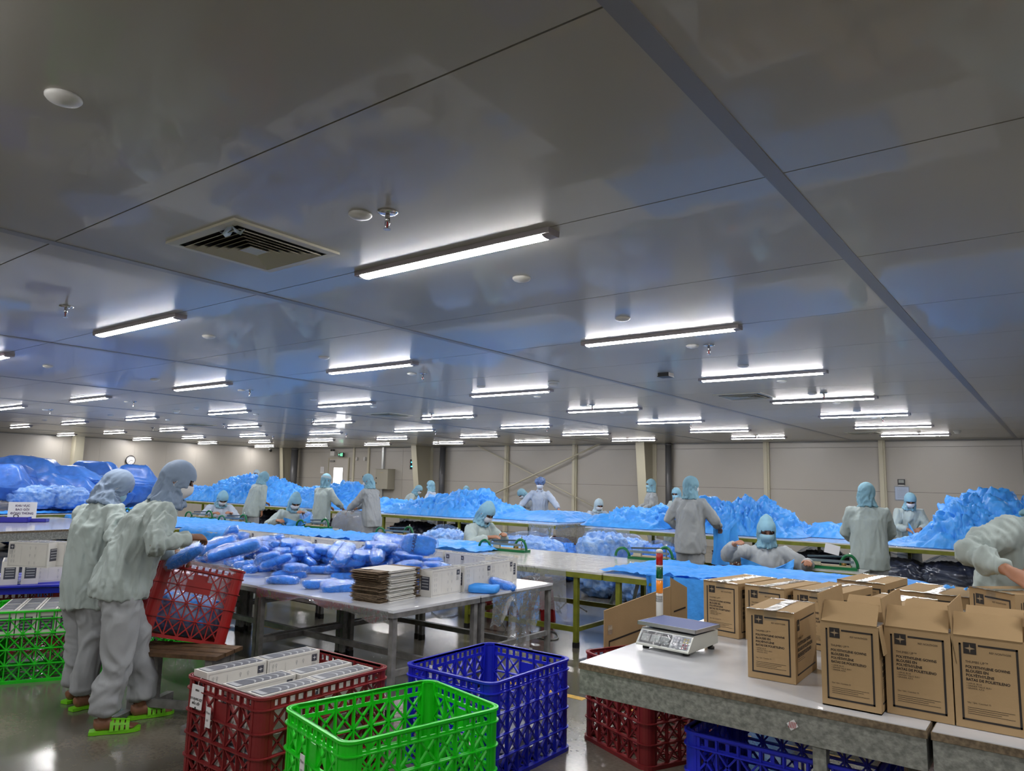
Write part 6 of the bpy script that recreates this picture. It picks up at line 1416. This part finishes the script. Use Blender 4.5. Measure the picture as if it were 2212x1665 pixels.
# gown held up by the grey-coated worker and film held by the seated ones
def cloth_between(label, A, B, drop, seed, n=26, k=22, amp=.05, m=None, tri=0.):
    A=Vector(A); B=Vector(B); P=[]
    for i in range(n+1):
        u=i/n; b=A.lerp(B,u)+V(0,0,-.08*math.sin(math.pi*u)); sd=(B-A).cross(V(0,0,1)).normalized(); row=[]
        for j in range(k+1):
            v=j/k; w=amp*v*(math.sin(u*11+seed+v)+.5*math.sin(u*25-seed)); dd=drop*(1-tri*u)
            p=b+sd*w*1.4+V(0,0,-dd*v+.02*math.sin(v*9+u*7)); row.append(tuple(p))
        P.append(row)
    o=put('held_gown',MB().grid(P),m or GOWN2,None,True); o['label']=label; o['category']='gown'; return o
A=at(1545,1130,1.1); 
cloth_between('loose blue gown dangling from the hand of the grey-coated standing worker', atY(1540,1135,9.75), atY(1592,1128,10.3), .52, 2, tri=.35)
cloth_between('blue gown stretched between the hands of the seated worker facing the camera', atY(1600,1205,8.0), atY(1716,1210,7.9), .10, 3, amp=.03)
cloth_between('sheet of blue film pulled by the reaching seated worker', atY(612,1118,8.0), atY(672,1112,7.9), .12, 4, amp=.03)
cloth_between('blue gown corner held by the worker in pale coat behind the right table', atY(1962,1128,13.2), atY(1990,1150,12.9), .16, 5, amp=.03)
# ------------------------------------------------------------------ red basket tilted on the bench, pack in hand
p=at(394,1384,.45)
yaw=_ry+R_(90)
Rm_=Matrix.Rotation(yaw,4,'Z')
# length axis points away from the camera; tilt about the viewing axis
M4=Matrix.Translation(p)@Matrix.Rotation(_ry+.47,4,'Z')@Matrix.Rotation(R_(13),4,'Y')@Matrix.Rotation(R_(-9),4,'X')@Matrix.Rotation(R_(90),4,'Z')
e=M4.to_euler()
tb=crate('red lattice basket tilted on the bench, filled with bagged blue packs',(0,0,0),0,CR_RED,.80,.575,.53,rot=(0,0,0),name='basket')
off=M4@Vector((.40,0,0)); tb.matrix_world=Matrix.Translation(off-p)@M4
inv=tb.matrix_world
lb=MB(); lb.b2(-.01,.01,-.085,.085,.36,.42)
o=put('label_plate',MB().b2(-.412,-.406,-.085,.085,.32,.405),CR_RED,tb)
c=inv@Vector((0,0,.02)); t=bag('bagged blue packs lining the tilted red basket',(0,0,0),(.36,.25,.15),77,tie=False,neck=.0,group=None,mcont=PACKBLUE,filmm=FILM_H); t.matrix_world=inv@Matrix.Translation((0,0,.025))
ln=MB(); P=[]
for i in range(41):
    A=2*math.pi*i/40; f=lambda v: math.copysign(abs(v)**.35,v); x=f(math.cos(A))*.395; y=f(math.sin(A))*.283; row=[]
    for k,(s_,z) in enumerate(((.97,.30),(.98,.50),(1.0,.538),(1.04,.54),(1.055,.50))): row.append((x*s_,y*s_,z+.008*math.sin(i*2.3+k)))
    P.append(row)
ln.grid(P); o=put('plastic_liner',ln,film('pink_clear_liner',tint=(.95,.86,.9),haze=.2,gloss=.6,bump=.8,bscale=20),None,True); o['label']='clear plastic liner folded over the rim of the tilted red basket'; o['category']='plastic liner'; o.matrix_world=inv.copy()
pp=atY(402,1192,3.05)
pack('blue pack held over the basket in the hands of the leaning packer',pxd(400,1200,4.97),(.5,-.55,_ry),0,None,1.0)
